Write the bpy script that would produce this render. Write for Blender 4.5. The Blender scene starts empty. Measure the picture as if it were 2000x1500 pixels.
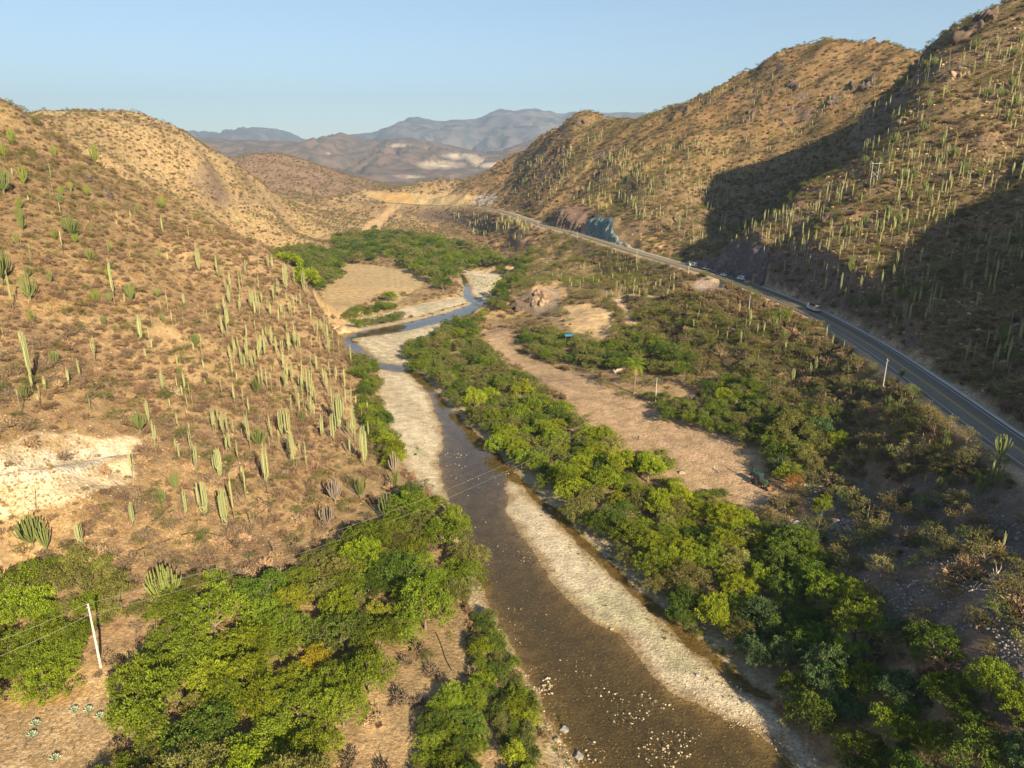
import bpy, math, random
import numpy as np
from mathutils import Vector, Matrix

scene = bpy.context.scene
col = scene.collection
R = math.radians

# ---------------------------------------------------------------- camera, sky, sun, exposure
CAM_Z, PITCH, FPX = 80.0, R(17.2), 1389.0
cam_d = bpy.data.cameras.new('camera')
cam_d.sensor_width = 36.0
cam_d.lens = FPX / 2000.0 * 36.0
cam_d.clip_start = 0.5
cam_d.clip_end = 60000.0
cam = bpy.data.objects.new('camera', cam_d)
col.objects.link(cam)
cam.location = (0, 0, CAM_Z)
cam.rotation_euler = (math.pi / 2 - PITCH, 0, 0)
scene.camera = cam

SUN_EL, SUN_AZ = R(25.0), R(152.0)          # azimuth measured clockwise from +Y
world = bpy.data.worlds.new('World')
scene.world = world
world.use_nodes = True
wn = world.node_tree.nodes
wl = world.node_tree.links
bg = wn['Background']
sky = wn.new('ShaderNodeTexSky')
sky.sky_type = 'NISHITA'
sky.sun_disc = False
sky.sun_elevation = SUN_EL
sky.sun_rotation = SUN_AZ
sky.altitude = 900
sky.air_density = 1.0
sky.dust_density = 1.0
sky.ozone_density = 1.6
wl.new(sky.outputs[0], bg.inputs[0])
bg.inputs[1].default_value = 0.070

sun_d = bpy.data.lights.new('sun', 'SUN')
sun_d.energy = 5.0
sun_d.angle = R(0.53)
sun_d.color = (1.0, 0.82, 0.53)
sun = bpy.data.objects.new('sun', sun_d)
col.objects.link(sun)
sd = Vector((math.sin(SUN_AZ) * math.cos(SUN_EL), math.cos(SUN_AZ) * math.cos(SUN_EL), math.sin(SUN_EL)))
sun.rotation_euler = sd.to_track_quat('Z', 'Y').to_euler()
sun.location = (60, -120, 300)

scene.view_settings.view_transform = 'Standard'
scene.view_settings.look = 'None'
scene.view_settings.exposure = 1.16
scene.view_settings.gamma = 1.0
scene.view_settings.use_curve_mapping = False
scene.render.engine = 'CYCLES'
scene.cycles.max_bounces = 6
scene.cycles.diffuse_bounces = 3
scene.cycles.transparent_max_bounces = 8
scene.cycles.volume_bounces = 0

rng = np.random.default_rng(7)
rnd = random.Random(11)

# ---------------------------------------------------------------- surveying helpers: sight lines from the drone
CP, SP = math.cos(PITCH), math.sin(PITCH)
def ray(px, py):
    u, v = (px - 1000.0) / FPX, (750.0 - py) / FPX
    return np.array([u, CP + v * SP, -SP + v * CP])
def at_z(px, py, z):
    d = ray(px, py); t = (z - CAM_Z) / d[2]
    return np.array([d[0] * t, d[1] * t, z])
def at_y(px, py, y):
    d = ray(px, py); t = y / d[1]
    return np.array([d[0] * t, y, CAM_Z + d[2] * t])
def project(x, y, z):
    z = z - CAM_Z
    dep = y * CP - z * SP
    dep = np.where(dep > 1, dep, 1.0)
    return 1000 + FPX * x / dep, 750 - FPX * (y * SP + z * CP) / dep, dep

def hash2(ix, iy, s):
    h = (ix.astype(np.int64) * 374761393 + iy.astype(np.int64) * 668265263 + s * 1442695041) & 0x7fffffff
    h = ((h ^ (h >> 13)) * 1274126177) & 0x7fffffff
    h = (h ^ (h >> 16)) & 0xffff
    return h / 65535.0
def vnoise(x, y, s=0):
    ix, iy = np.floor(x), np.floor(y)
    fx, fy = x - ix, y - iy
    fx = fx * fx * (3 - 2 * fx); fy = fy * fy * (3 - 2 * fy)
    a, b = hash2(ix, iy, s), hash2(ix + 1, iy, s)
    c, d = hash2(ix, iy + 1, s), hash2(ix + 1, iy + 1, s)
    return (a + (b - a) * fx) * (1 - fy) + (c + (d - c) * fx) * fy
def fbm(x, y, sc, octv=4, s=0, gain=0.5):
    t, a, n = 0.0, 1.0, 0.0
    for i in range(octv):
        t = t + a * (vnoise(x / sc + 17.3 * i, y / sc - 9.1 * i, s + i) * 2 - 1); n += a; a *= gain; sc /= 2.03
    return t / n
def sstep(a, b, x):
    t = np.clip((x - a) / (b - a), 0, 1); return t * t * (3 - 2 * t)
def in_poly(px, py, poly):
    px = np.asarray(px, float); py = np.asarray(py, float)
    r = np.zeros(px.shape, bool); n = len(poly)
    for i in range(n):
        x1, y1 = poly[i]; x2, y2 = poly[(i + 1) % n]
        if y1 == y2: continue
        r ^= ((y1 > py) != (y2 > py)) & (px < (x2 - x1) * (py - y1) / (y2 - y1) + x1)
    return r
def seg_dist(x, y, pts, closed=True, mask=None):
    best = np.full(x.shape, 1e9); n = len(pts)
    for i in range(n if closed else n - 1):
        ax, ay = pts[i][:2]; bx, by = pts[(i + 1) % n][:2]
        dx, dy = bx - ax, by - ay
        t = np.clip(((x - ax) * dx + (y - ay) * dy) / (dx * dx + dy * dy + 1e-9), 0, 1)
        best = np.minimum(best, (x - ax - t * dx) ** 2 + (y - ay - t * dy) ** 2)
    return np.sqrt(best)

# ---------------------------------------------------------------- shape of the land
CTRL = []
for px, py, yy in [
    # left hillside above the river
    (0,1130,107),(0,1000,113),(0,900,123),(0,700,160),(0,500,208),(0,350,260),(0,250,305),(25,200,325),
    (200,1100,107),(200,900,139),(200,700,181),(200,500,242),(200,400,290),(200,335,350),
    (350,1100,114),(350,900,147),(350,700,199),(350,550,262),(350,450,320),(335,402,355),
    (500,1050,130),(500,900,160),(500,700,221),(500,600,268),(515,490,345),(425,455,352),
    (600,900,170),(600,700,240),(600,600,292),(605,553,330),(655,640,312),(690,690,292),(745,870,189),(700,800,220),
    (-250,900,110),(-250,600,165),(-250,400,220),(-250,150,280),(100,285,375),
    # second left hill with its round top
    (210,216,720),(300,232,730),(370,263,740),(450,318,760),(520,368,790),(100,238,640),(200,300,600),(300,350,640),(400,330,690),
    (450,400,690),(520,430,690),(520,480,665),(620,432,860),(580,460,760),(-200,260,620),
    # brown hill behind it
    (480,306,1480),(560,303,1500),(640,328,1540),(710,352,1620),(770,372,1700),(640,390,1250),(700,415,1020),(560,380,1150),
    # head of the valley, right side
    (700,378,1085),(800,362,1130),(880,350,1170),(760,400,1025),(860,398,985),(750,440,916),(900,430,900),(1000,440,765),(880,372,1080),
    (1000,303,1040),(1060,262,970),(1110,236,900),(1140,225,870),(1200,232,850),(1260,238,830),(1000,380,870),(900,392,960),(1100,400,655),(1100,330,745),(1000,340,960),(1100,280,820),
    (1000,500,586),(960,482,640),(1050,450,600),
    # right hill, far flank
    (1320,215,790),(1420,160,740),(1520,100,740),(1640,75,705),(1780,85,660),
    (1200,400,570),(1200,320,660),(1200,270,740),(1300,440,470),(1300,350,560),(1300,260,660),(1400,380,530),(1400,250,640),
    (1500,300,585),(1500,200,655),(1600,250,600),(1600,160,650),
    # the side gully
    (1400,500,400),(1500,415,455),(1600,335,505),(1700,225,565),(1780,120,625),
    # right hill, near ridge
    (1460,470,342),(1560,400,350),(1640,340,372),(1700,290,388),(1760,205,392),(1830,70,420),(1900,22,425),(1960,0,412),
    (1600,550,275),(1600,450,312),(1800,600,225),(1800,450,275),(1800,300,325),(1800,200,362),
    (2000,750,161),(2000,600,200),(2000,450,250),(2000,300,300),(2000,150,350),(2000,20,385),(2150,300,260),(2150,100,320),(2150,500,200),
    (1200,424,512),(1165,430,548),(1245,445,488),(1110,402,596),(1450,480,350),(1412,500,374),(1480,505,337),
    # knoll between valley and road
    (1150,482,500),(1080,520,470),(1150,540,440),(1230,540,400),(1030,560,392),(1020,612,376),
]:
    CTRL.append(at_y(px, py, yy))
for px, py, z in [
    (197,1303,8),(100,1300,8),(0,1300,7.5),(100,1450,6),(300,1450,5.5),(400,1300,6),(600,1300,5),(600,1150,5.5),(800,1350,4),(750,1050,4),(900,1220,2.2),(950,1400,1.6),
    (1150,600,12),(1160,625,10),(1300,582,18),(1400,650,18),(1300,700,10),(1450,800,9),(1600,800,15),(1750,900,15),(1600,950,7),(1800,1100,15),
    (1950,1300,19),(1650,1100,7),(1700,1400,5),(1900,1480,10),(1200,700,5),
    (980,650,3.4),(1100,750,3.6),(1250,850,3.6),(1400,940,3.6),(1480,1000,3.2),(1000,800,2.4),(1200,950,2.6),(1400,1100,2.6),(1550,1250,2.8),(1600,1400,2.6),
    (650,540,3),(760,560,3),(600,500,4),(560,520,4),(640,590,3),(700,600,2.5),(800,560,3),(850,520,3),(700,560,3),(680,500,3),(860,575,2),(820,590,1.5),(740,615,1.5),(690,630,1.5),(570,485,4),(660,480,4),(750,470,3),(880,470,3),(950,500,2.5),(700,500,3),(1000,560,2),
]:
    CTRL.append(at_z(px, py, z))
for p in [
    (-230,450,40),(-330,520,62),(-150,430,10),(-60,40,7),(-100,60,20),(0,40,1.5),(-200,100,72),(-250,200,92),(-100,0,28),(-60,-60,14),
    (60,-100,2),(0,-100,6),(-150,-120,50),(-30,-30,4),(30,0,1),
    # unseen right-bank spur beside and behind the drone, shaped for the shadows it casts
    (88,-10,43),(101,4,56),(133,30,65),(150,53,72),(160,97,78),(200,73,115),(240,120,138),(120,-60,56),(180,-20,105),(240,30,140),(65,10,18),(90,40,30),(120,100,30),
    (300,480,150),(350,300,165),(300,200,148),(250,250,110),(100,-140,50),
    # lee sides of the crests
    (100,1060,60),(250,960,90),(420,780,120),(390,600,130),(-100,1300,14),(100,1300,10),(400,1100,40),(-500,900,90),(-420,400,110),(-420,100,120),
    (-500,-100,120),(450,0,190),(450,300,190),(400,-150,120),(-350,1500,60),(-900,1500,70),(-400,1900,20),(0,1900,5),(600,1900,30),(-700,2100,20),
    (-620,1300,70),(-300,1150,20),(-480,1150,45),
]:
    CTRL.append(np.array(p, float))
CTRL = np.array(CTRL)
def _phi(r2): return np.sqrt(r2 + 100.0)
_S = 1.0
n = len(CTRL)
_A = np.zeros((n + 3, n + 3))
_d2 = ((CTRL[:, None, :2] - CTRL[None, :, :2]) ** 2).sum(-1)
_A[:n, :n] = _phi(_d2) - 0.6 * np.eye(n)
_A[:n, n] = 1; _A[:n, n + 1:] = CTRL[:, :2] / 100
_A[n, :n] = 1; _A[n + 1:, :n] = (CTRL[:, :2] / 100).T
_w = np.linalg.solve(_A, np.concatenate([CTRL[:, 2], np.zeros(3)]))
def base_height(x, y):
    h = _w[n] + _w[n + 1] * x / 100 + _w[n + 2] * y / 100
    for i in range(n):
        h = h + _w[i] * np.sqrt((x - CTRL[i, 0]) ** 2 + (y - CTRL[i, 1]) ** 2 + 100.0)
    return h

def zpoly(pts, z=0.0): return [tuple(at_z(a, b, z)[:2]) for a, b in pts]
WATER = zpoly([(735,706),(770,712),(800,716),(830,738),(870,785),(920,836),(960,875),(1000,910),(1050,962),(1100,1005),(1160,1062),(1250,1150),(1350,1240),
    (1450,1318),(1510,1362),(1500,1374),(1440,1338),(1340,1258),(1240,1166),(1150,1080),(1090,1022),(1050,980),(1018,944),(1000,932),(990,950),(995,1000),(1015,1045),
    (1040,1085),(1075,1130),(1120,1180),(1170,1222),(1205,1238),(1222,1262),(1250,1300),(1300,1350),(1345,1378),(1400,1400),(1450,1420),(1500,1455),(1570,1520)]) \
    + [(44,50),(66,0),(75,-60),(90,-150),(50,-150),(38,-60),(22,10)] + zpoly([(1170,1560),(1140,1500),(1118,1465),(1090,1420),(1060,1365),(1035,1325),(1015,1285),(985,1235),(955,1190),(930,1140),
    (905,1060),(880,1000),(864,950),(858,905),(868,875),(860,830),(850,795),(834,765),(814,742),(790,728),(735,719),(705,700),(672,675),(655,662)])
WATER2 = zpoly([(640,664),(640,655),(672,652),(700,648),(760,637),(820,624),(880,608),(922,594),(905,578),(908,560),(898,538),(902,532),(914,552),(918,572),(932,590),(950,588),(985,540),
    (1000,540),(965,596),(930,610),(890,622),(840,635),(780,648),(720,657),(686,662),(712,687),(735,704),(735,718),(700,702),(665,676)])
BARS = [zpoly(p) for p in [
    [(742,722),(800,727),(832,765),(850,800),(860,830),(868,870),(858,905),(862,960),(842,965),(800,935),(785,895),(755,850),(738,780)],
    [(690,664),(760,650),(840,634),(905,615),(925,612),(860,650),(790,690),(800,714),(735,704),(708,688)],
    [(640,648),(690,626),(760,612),(830,594),(915,578),(922,590),(820,618),(700,642),(650,650)],
    [(898,528),(975,535),(985,550),(950,588),(925,590),(908,560)],
    [(1000,933),(1060,985),(1150,1085),(1250,1178),(1350,1268),(1440,1340),(1520,1405),(1600,1500),(1640,1560),(1570,1520),(1500,1455),(1400,1400),(1345,1375),(1290,1340),(1250,1300),
     (1222,1262),(1205,1240),(1170,1222),(1120,1180),(1075,1130),(1040,1085),(1015,1045),(995,1000),(990,950)],
    [(930,1150),(955,1190),(985,1235),(1015,1290),(1060,1370),(1118,1470),(1150,1540),(1105,1540),(1085,1470),(1050,1400),(1010,1340),(985,1280),(950,1225),(915,1190)],
]]

ROAD_CTRL = np.array([tuple(v) for v in [
    (92,60,22.5),(100,100,23.5),(104,141,24.5),(109,180,25),(113,220,25.5),(114,269,26),(109,320,26.5),(100,365,27),
    (91,395,27.3),(75,450,28),(56,527,29),(42,565,30),(28,595,31),(18,640,31.5),(6,690,32),(-6,745,32.5),(-20,800,32),(-45,860,31),(-80,910,30),(-125,960,29),(-180,1010,29.5),(-240,1060,28)]])
def catmull(P, step):
    out = []
    for i in range(len(P) - 1):
        p0, p1, p2, p3 = P[max(i - 1, 0)], P[i], P[i + 1], P[min(i + 2, len(P) - 1)]
        m = max(2, int(np.linalg.norm(p2 - p1) / step))
        for k in range(m):
            t = k / m
            out.append(0.5 * ((2 * p1) + (p2 - p0) * t + (2 * p0 - 5 * p1 + 4 * p2 - p3) * t * t + (3 * p1 - p0 - 3 * p2 + p3) * t ** 3))
    out.append(P[-1])
    return np.array(out)
ROAD = catmull(ROAD_CTRL, 4.0)
_roadc = ROAD[::3]

def road_info(x, y):
    best = np.full(x.shape, 1e12); rz = np.zeros(x.shape); side = np.zeros(x.shape)
    for i in range(len(_roadc) - 1):
        ax, ay, az = _roadc[i]; bx, by, bz = _roadc[i + 1]
        dx, dy = bx - ax, by - ay
        t = np.clip(((x - ax) * dx + (y - ay) * dy) / (dx * dx + dy * dy), 0, 1)
        d = (x - ax - t * dx) ** 2 + (y - ay - t * dy) ** 2
        m = d < best
        best = np.where(m, d, best); rz = np.where(m, az + (bz - az) * t, rz)
        side = np.where(m, np.sign((x - ax) * dy - (y - ay) * dx), side)   # + = right of travel (uphill side)
    return np.sqrt(best), rz, side

TRACKS = [catmull(np.array([at_z(*p) for p in q]), 3.0) for q in [
    [(1385,577,20),(1340,579,19),(1290,580,18),(1235,577,16),(1205,582,14),(1215,600,12.5),(1228,625,11),(1240,645,9.5)],
]]
QUARRY = [(-60,870),(40,856),(140,846),(200,856),(262,846),(288,868),(262,890),(268,925),(215,960),(130,985),(60,1000),(-60,1040)]

def warp(x, y):
    return (x + 1.5 * fbm(x, y, 9, 3, 171) + 0.5 * fbm(x, y, 2.2, 2, 173), y + 1.5 * fbm(x, y, 9, 3, 172) + 0.5 * fbm(x, y, 2.2, 2, 174))
def height(x, y):
    shp = x.shape
    h = base_height(x, y)
    far = np.clip((y - 150) / 400, 0, 1)
    slopey = sstep(6, 26, h)
    # ravines and ribs that run down the flanks, ledges, small lumps
    nz = fbm(x, y, 62, 3, 3) * 6.0 + (1 - 2 * np.abs(fbm(x + 8 * fbm(x, y, 30, 2, 5), y, 44, 3, 9))) * 5.0 - 3.2
    h = h + slopey * nz * (0.35 + 0.65 * far) * np.where(x > 60, 1.15, 0.85)
    h = h + sstep(3, 14, h) * fbm(x, y, 13, 4, 21) * (1.2 + 1.8 * far)
    h = h + fbm(x, y, 2.4, 3, 31) * 0.10
    # terraces of rock on the upper right hill
    led = sstep(0.55, 0.8, vnoise(x / 38, y / 38, 77)) * sstep(40, 80, h) * (x > 40)
    q = 7.0
    hh = h / q + 1.3 * fbm(x, y, 24, 3, 78); fr = hh - np.floor(hh)
    h = h + led * q * 0.8 * (sstep(0.45, 0.75, fr) - fr)
    crag = sstep(0.15, 0.5, fbm(x, y, 34, 3, 79)) * sstep(30, 60, h)
    h = h + crag * np.abs(fbm(x, y, 9, 4, 80)) * 4.5
    # flood plain and banks
    xw, yw = warp(x, y)
    dw = np.minimum(seg_dist(xw, yw, WATER), seg_dist(xw, yw, WATER2))
    wet = in_poly(xw, yw, WATER) | in_poly(xw, yw, WATER2)
    dry = np.maximum(h, 1.15 + 0.15 * fbm(x, y, 9, 2, 41))
    dj = dw + 1.2 * fbm(x, y, 6, 2, 43)
    hb = dw * 0.2 * (dw < 1) + (dw >= 1) * 0.2 + (dry - 0.2) * sstep(0.3, 7.0, dj)
    bar = np.zeros(shp, bool); db = np.full(shp, 1e9)
    for b in BARS:
        bar |= in_poly(xw, yw, b); db = np.minimum(db, seg_dist(xw, yw, b))
    wob = 0.05 * fbm(x, y, 4, 3, 44)
    barz = np.minimum(dw * 0.085, 0.6) + wob
    hb = np.where(bar, barz, np.where(db < 4, np.minimum(hb, barz + (hb - barz) * sstep(0, 4, db)), hb))
    bed = -np.minimum(dw * 0.10, 0.55) + wob
    h = np.where(wet, bed, hb)
    # road bench, its cut slope uphill and its fill downhill
    rd, rz, side = road_info(x, y)
    cut = (side > 0) & (y < 760) | (side > 0) & (h > rz)
    hard = sstep(-0.1, 0.35, fbm(x, y, 60, 2, 51))
    face = sstep(318, 332, y) * (1 - sstep(378, 392, y)) + sstep(462, 478, y) * (1 - sstep(590, 610, y))
    hard = hard * (1 - face) + 1.6 * face
    up = rz - 0.12 + np.maximum(0, rd - 6.2) * (1.0 + 1.4 * hard) + np.maximum(0, rd - 18) * 3
    dn = rz - 0.12 - np.maximum(0, rd - 6.6) * 0.75 - np.maximum(0, rd - 22) * 3
    lim = np.where(h > rz, np.minimum(h, up), np.maximum(h, dn))
    soft = rz - 0.12 + (h - rz + 0.12) * sstep(5.5, 24, rd)
    farr = sstep(600, 640, y)
    h = np.where(rd < 90, lim * (1 - farr) + soft * farr, h)
    capm = (side < 0) & (rd < 70) & (y > 90)
    cap = rz - 0.12 - np.maximum(0, rd - 6.8) * 0.16 + 0.3 * fbm(x, y, 8, 2, 55) * sstep(7, 12, rd)
    kk = (1 - sstep(395, 450, y)) * (1 - sstep(40, 70, rd))
    h = np.where(capm & (h > cap), h + (cap - h) * kk, h)
    # teal and dark rock faces cut steeply beside the road
    for T in TRACKS:
        d = seg_dist(x, y, T, closed=False)
        i = np.zeros(shp); best = np.full(shp, 1e9)
        for p in T[::3]:
            dd = (x - p[0]) ** 2 + (y - p[1]) ** 2
            m = dd < best; best = np.where(m, dd, best); i = np.where(m, p[2], i)
        h = np.where(d < 9, i + (h - i) * sstep(1.6, 9, d), h)
    return h

def graded(parts):
    out = [parts[0][0]]
    for a, b, s0, s1 in parts:
        x = out[-1]
        while x < b:
            t = (x - a) / (b - a); x += s0 + (s1 - s0) * t; out.append(x)
    return np.array(out)
GX = graded([(-1100, -330, 30, 9), (-330, -140, 9, 1.5), (-140, 140, 0.95, 0.95), (140, 330, 1.5, 4.5), (330, 1100, 6, 30)])
GY = graded([(-160, 50, 9, 2.2), (50, 180, 0.75, 0.85), (180, 420, 0.85, 1.7), (420, 900, 1.7, 4.5), (900, 2300, 5, 30)])
MX, MY = np.meshgrid(GX, GY)
HZ = height(MX, MY)
# the quarry bench: a cut bank above, a floor, and spoil tipped below it
_px, _py, _ = project(MX, MY, HZ)
_qm = in_poly(_px, _py, QUARRY) & (MY < 170)
_q = np.where(_qm, 1.0, 0.0)
for _ in range(3): _q[1:-1, 1:-1] = (_q[1:-1, 1:-1] * 2 + _q[:-2, 1:-1] + _q[2:, 1:-1] + _q[1:-1, :-2] + _q[1:-1, 2:]) / 6
_d = _py - (925 - 0.17 * (_px + 60))
HZ = HZ + _q * (-1.7 * np.exp(-(_d / 16) ** 2) + 1.5 * np.exp(-((_d - 34) / 20) ** 2) + 1.1 * np.abs(fbm(MX, MY * 0.4, 3.5, 4, 90)) - 0.2)

def H(x, y):
    x = np.asarray(x, float); y = np.asarray(y, float)
    i = np.clip(np.searchsorted(GX, x) - 1, 0, len(GX) - 2); j = np.clip(np.searchsorted(GY, y) - 1, 0, len(GY) - 2)
    fx = np.clip((x - GX[i]) / (GX[i + 1] - GX[i]), 0, 1); fy = np.clip((y - GY[j]) / (GY[j + 1] - GY[j]), 0, 1)
    return (HZ[j, i] * (1 - fx) + HZ[j, i + 1] * fx) * (1 - fy) + (HZ[j + 1, i] * (1 - fx) + HZ[j + 1, i + 1] * fx) * fy
def Hs(x, y): return float(H(np.array([x]), np.array([y]))[0])
def ground_at(px, py, lift=0.0):
    """first point where the sight line meets the land (raised by lift)"""
    d = ray(px, py)
    t = np.concatenate([np.arange(40, 400, 0.8), np.arange(400, 2500, 4)])
    X, Y, Z = d[0] * t, d[1] * t, CAM_Z + d[2] * t
    hit = np.nonzero(Z < H(X, Y) + lift)[0]
    if not len(hit): return None
    k = hit[0]
    return np.array([X[k], Y[k], Z[k] - lift])
# ---------------------------------------------------------------- materials
def new_mat(name):
    m = bpy.data.materials.new(name); m.use_nodes = True
    nt = m.node_tree; nt.nodes.clear()
    out = nt.nodes.new('ShaderNodeOutputMaterial')
    return m, nt.nodes, nt.links, out
def simple_mat(name, color, rough=0.8, metal=0.0, var=0.0, scale=3.0, spec=0.3):
    m, N, L, out = new_mat(name)
    b = N.new('ShaderNodeBsdfPrincipled')
    b.inputs['Roughness'].default_value = rough; b.inputs['Metallic'].default_value = metal
    b.inputs['Specular IOR Level'].default_value = spec
    L.new(b.outputs[0], out.inputs[0])
    if var > 0:
        tc = N.new('ShaderNodeTexCoord'); nz = N.new('ShaderNodeTexNoise'); nz.inputs['Scale'].default_value = scale; nz.inputs['Detail'].default_value = 5
        L.new(tc.outputs['Object'], nz.inputs['Vector'])
        mx = N.new('ShaderNodeMix'); mx.data_type = 'RGBA'
        mx.inputs[6].default_value = (*[c * (1 - var) for c in color], 1); mx.inputs[7].default_value = (*[min(1, c * (1 + var)) for c in color], 1)
        L.new(nz.outputs[0], mx.inputs[0]); L.new(mx.outputs[2], b.inputs['Base Color'])
    else:
        b.inputs['Base Color'].default_value = (*color, 1)
    return m

def mesh_np(name, verts, faces, mats=(), attrs=None, smooth=False, matidx=None):
    """faces: (n,k) int array"""
    me = bpy.data.meshes.new(name)
    verts = np.asarray(verts, np.float32); faces = np.asarray(faces, np.int32)
    nf, k = faces.shape
    me.vertices.add(len(verts)); me.vertices.foreach_set('co', verts.ravel())
    me.loops.add(nf * k); me.loops.foreach_set('vertex_index', faces.ravel())
    me.polygons.add(nf); me.polygons.foreach_set('loop_start', np.arange(nf, dtype=np.int32) * k)
    me.polygons.foreach_set('loop_total', np.full(nf, k, np.int32))
    if smooth: me.polygons.foreach_set('use_smooth', np.ones(nf, bool))
    if matidx is not None: me.polygons.foreach_set('material_index', np.asarray(matidx, np.int32))
    for m in mats: me.materials.append(m)
    if attrs:
        for an, (dom, arr) in attrs.items():
            arr = np.asarray(arr, np.float32)
            if arr.ndim == 1:
                a = me.attributes.new(an, 'FLOAT', dom); a.data.foreach_set('value', arr)
            else:
                a = me.attributes.new(an, 'FLOAT_COLOR', dom)
                if arr.shape[1] == 3: arr = np.concatenate([arr, np.ones((len(arr), 1), np.float32)], 1)
                a.data.foreach_set('color', arr.ravel())
    me.update(calc_edges=True)
    return me
def link(name, data, parent=None, loc=None, rot=None, scale=None, **props):
    o = bpy.data.objects.new(name, data); col.objects.link(o)
    if parent is not None: o.parent = parent
    if loc is not None: o.location = loc
    if rot is not None: o.rotation_euler = rot
    if scale is not None: o.scale = scale if hasattr(scale, '__len__') else (scale,) * 3
    for k, v in props.items():
        if v is not None: o[k] = v
    return o
def grid_faces(nx, ny):
    i, j = np.meshgrid(np.arange(nx - 1), np.arange(ny - 1))
    a = (j * nx + i).ravel()
    return np.stack([a, a + 1, a + 1 + nx, a + nx], 1)

# ---------------------------------------------------------------- what the land is made of
def land_color(X, Y, Z):
    PX, PY, DEP = project(X, Y, Z)
    gy, gx = np.gradient(Z, GY, GX)
    slope = np.sqrt(gx ** 2 + gy ** 2)
    c = np.zeros(X.shape + (3,))
    def put(color, m):
        nonlocal c
        m = np.clip(m, 0, 1)[..., None]; c = c * (1 - m) + np.array(color) * m
    n1 = fbm(X, Y, 26, 4, 101); n2 = fbm(X, Y, 7, 4, 105); n3 = fbm(X, Y, 90, 3, 109)
    def poly(pts, soft=6.0, y0=0, y1=1e9, jag=7.0):
        jx = PX + jag * fbm(X, Y, 7, 3, 120); jy = PY + 0.6 * jag * fbm(X, Y, 7, 3, 130)
        inside = in_poly(jx, jy, pts) & (Y > y0) & (Y < y1)
        return inside.astype(float)
    left = sstep(20, -60, X)
    c[:] = (0.32, 0.225, 0.125)
    put((0.365, 0.25, 0.13), left * (Y < 420) * (0.75 + 0.5 * n1))
    put((0.23, 0.145, 0.085), sstep(0.0, 0.6, n2) * 0.7)
    put((0.42, 0.29, 0.165), sstep(0.05, 0.55, n1 + 0.6 * n2) * 0.65)
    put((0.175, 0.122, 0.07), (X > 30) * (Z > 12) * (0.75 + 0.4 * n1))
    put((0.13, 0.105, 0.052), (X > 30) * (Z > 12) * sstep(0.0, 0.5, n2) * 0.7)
    put((0.235, 0.17, 0.095), left * sstep(35, 75, Z) * (Y < 420) * 0.8)
    put((0.225, 0.15, 0.09), left * (Y < 420) * (Z > 6) * sstep(0.0, 0.35, fbm(X, Y, 16, 4, 191)) * 0.65)
    # second left hill is paler, dry grass on the right shoulder
    put((0.37, 0.275, 0.15), ((Y > 440) & (Y < 950) & (X < -60)) * (0.55 + 0.5 * n1))
    put((0.225, 0.145, 0.07), ((Y > 560) & (X > -80)) * sstep(20, 60, Z) * (0.75 + 0.5 * n1))
    put((0.24, 0.16, 0.12), ((Y > 1150) & (X < 0)) * (0.8 + 0.3 * n1))
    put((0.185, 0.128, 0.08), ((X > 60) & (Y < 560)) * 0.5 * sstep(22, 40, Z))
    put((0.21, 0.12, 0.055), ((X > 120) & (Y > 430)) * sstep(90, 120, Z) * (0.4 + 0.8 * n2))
    # steep faces show rock
    put((0.16, 0.12, 0.105), sstep(1.0, 1.6, slope) * (Z > 12) * 0.9)
    # grassy damp flats among the trees
    put((0.21, 0.165, 0.085), sstep(5.5, 3.5, Z) * sstep(-0.1, 0.5, n2) * 0.5)
    # fields
    put((0.47, 0.345, 0.19), poly([(530,520),(640,500),(700,515),(800,528),(840,545),(800,575),(760,600),(680,625),(600,650),(560,600)], y0=330, y1=760))
    fur = 0.5 + 0.5 * np.sin((X * 0.5 + Y * 0.86) * 1.6)
    put((0.40, 0.275, 0.14), poly([(620,560),(720,548),(760,575),(700,620),(620,640)], y0=330, y1=760) * fur * 0.7)
    put((0.25, 0.34, 0.07), poly([(735,478),(775,468),(800,490),(760,505)], y0=500))
    put((0.42, 0.295, 0.18), poly([(930,640),(990,640),(1010,690),(1080,715),(1150,740),(1230,775),(1320,810),(1420,850),(1500,900),(1520,950),(1540,1000),(1480,1040),(1380,985),(1280,920),(1200,870),(1100,770),(1000,720),(950,680)], y0=100, y1=400))
    put((0.29, 0.185, 0.12), poly([(930,640),(990,640),(1010,690),(1080,715),(1150,740),(1230,775),(1320,810),(1420,850),(1500,900),(1520,950)], y0=100, y1=400) * sstep(0.02, 0.4, n2) * 0.75)
    put((0.52, 0.37, 0.21), poly([(1100,600),(1150,594),(1200,612),(1212,640),(1190,660),(1120,650),(1096,628)], y0=200, y1=500))
    put((0.41, 0.30, 0.18), poly([(-200,1370),(150,1330),(280,1300),(330,1370),(230,1500),(150,1600),(-200,1600)], y1=150))
    put((0.45, 0.255, 0.085), poly([(-200,1370),(60,1345),(200,1330),(220,1350),(80,1385),(-200,1430)], y1=150) * (0.5 + n2))
    for T_ in [[(940,640),(1010,700),(1100,762),(1200,815),(1300,868),(1400,920),(1480,975)],[(1120,735),(1200,780),(1300,835),(1400,890),(1490,960)]]:
        W_ = catmull(np.array([at_z(a_, b_, 3.5) for a_, b_ in T_]), 3.0); d_ = seg_dist(X, Y, W_, closed=False) + 0.5 * n2
        put((0.50, 0.345, 0.22), sstep(2.6, 1.2, d_) * 0.8); put((0.33, 0.215, 0.14), sstep(0.35, 0.1, np.abs(d_ - 1.1)) * 0.5)
    put((0.32, 0.215, 0.14), ((X > 5) & (Y > 120) & (Y < 380) & (Z < 6)) * sstep(0.1, 0.4, fbm(X, Y, 11, 4, 181)) * 0.6)
    # white and yellow quarry ledge on the left slope
    qm = poly(QUARRY, y1=170, jag=16)
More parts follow.
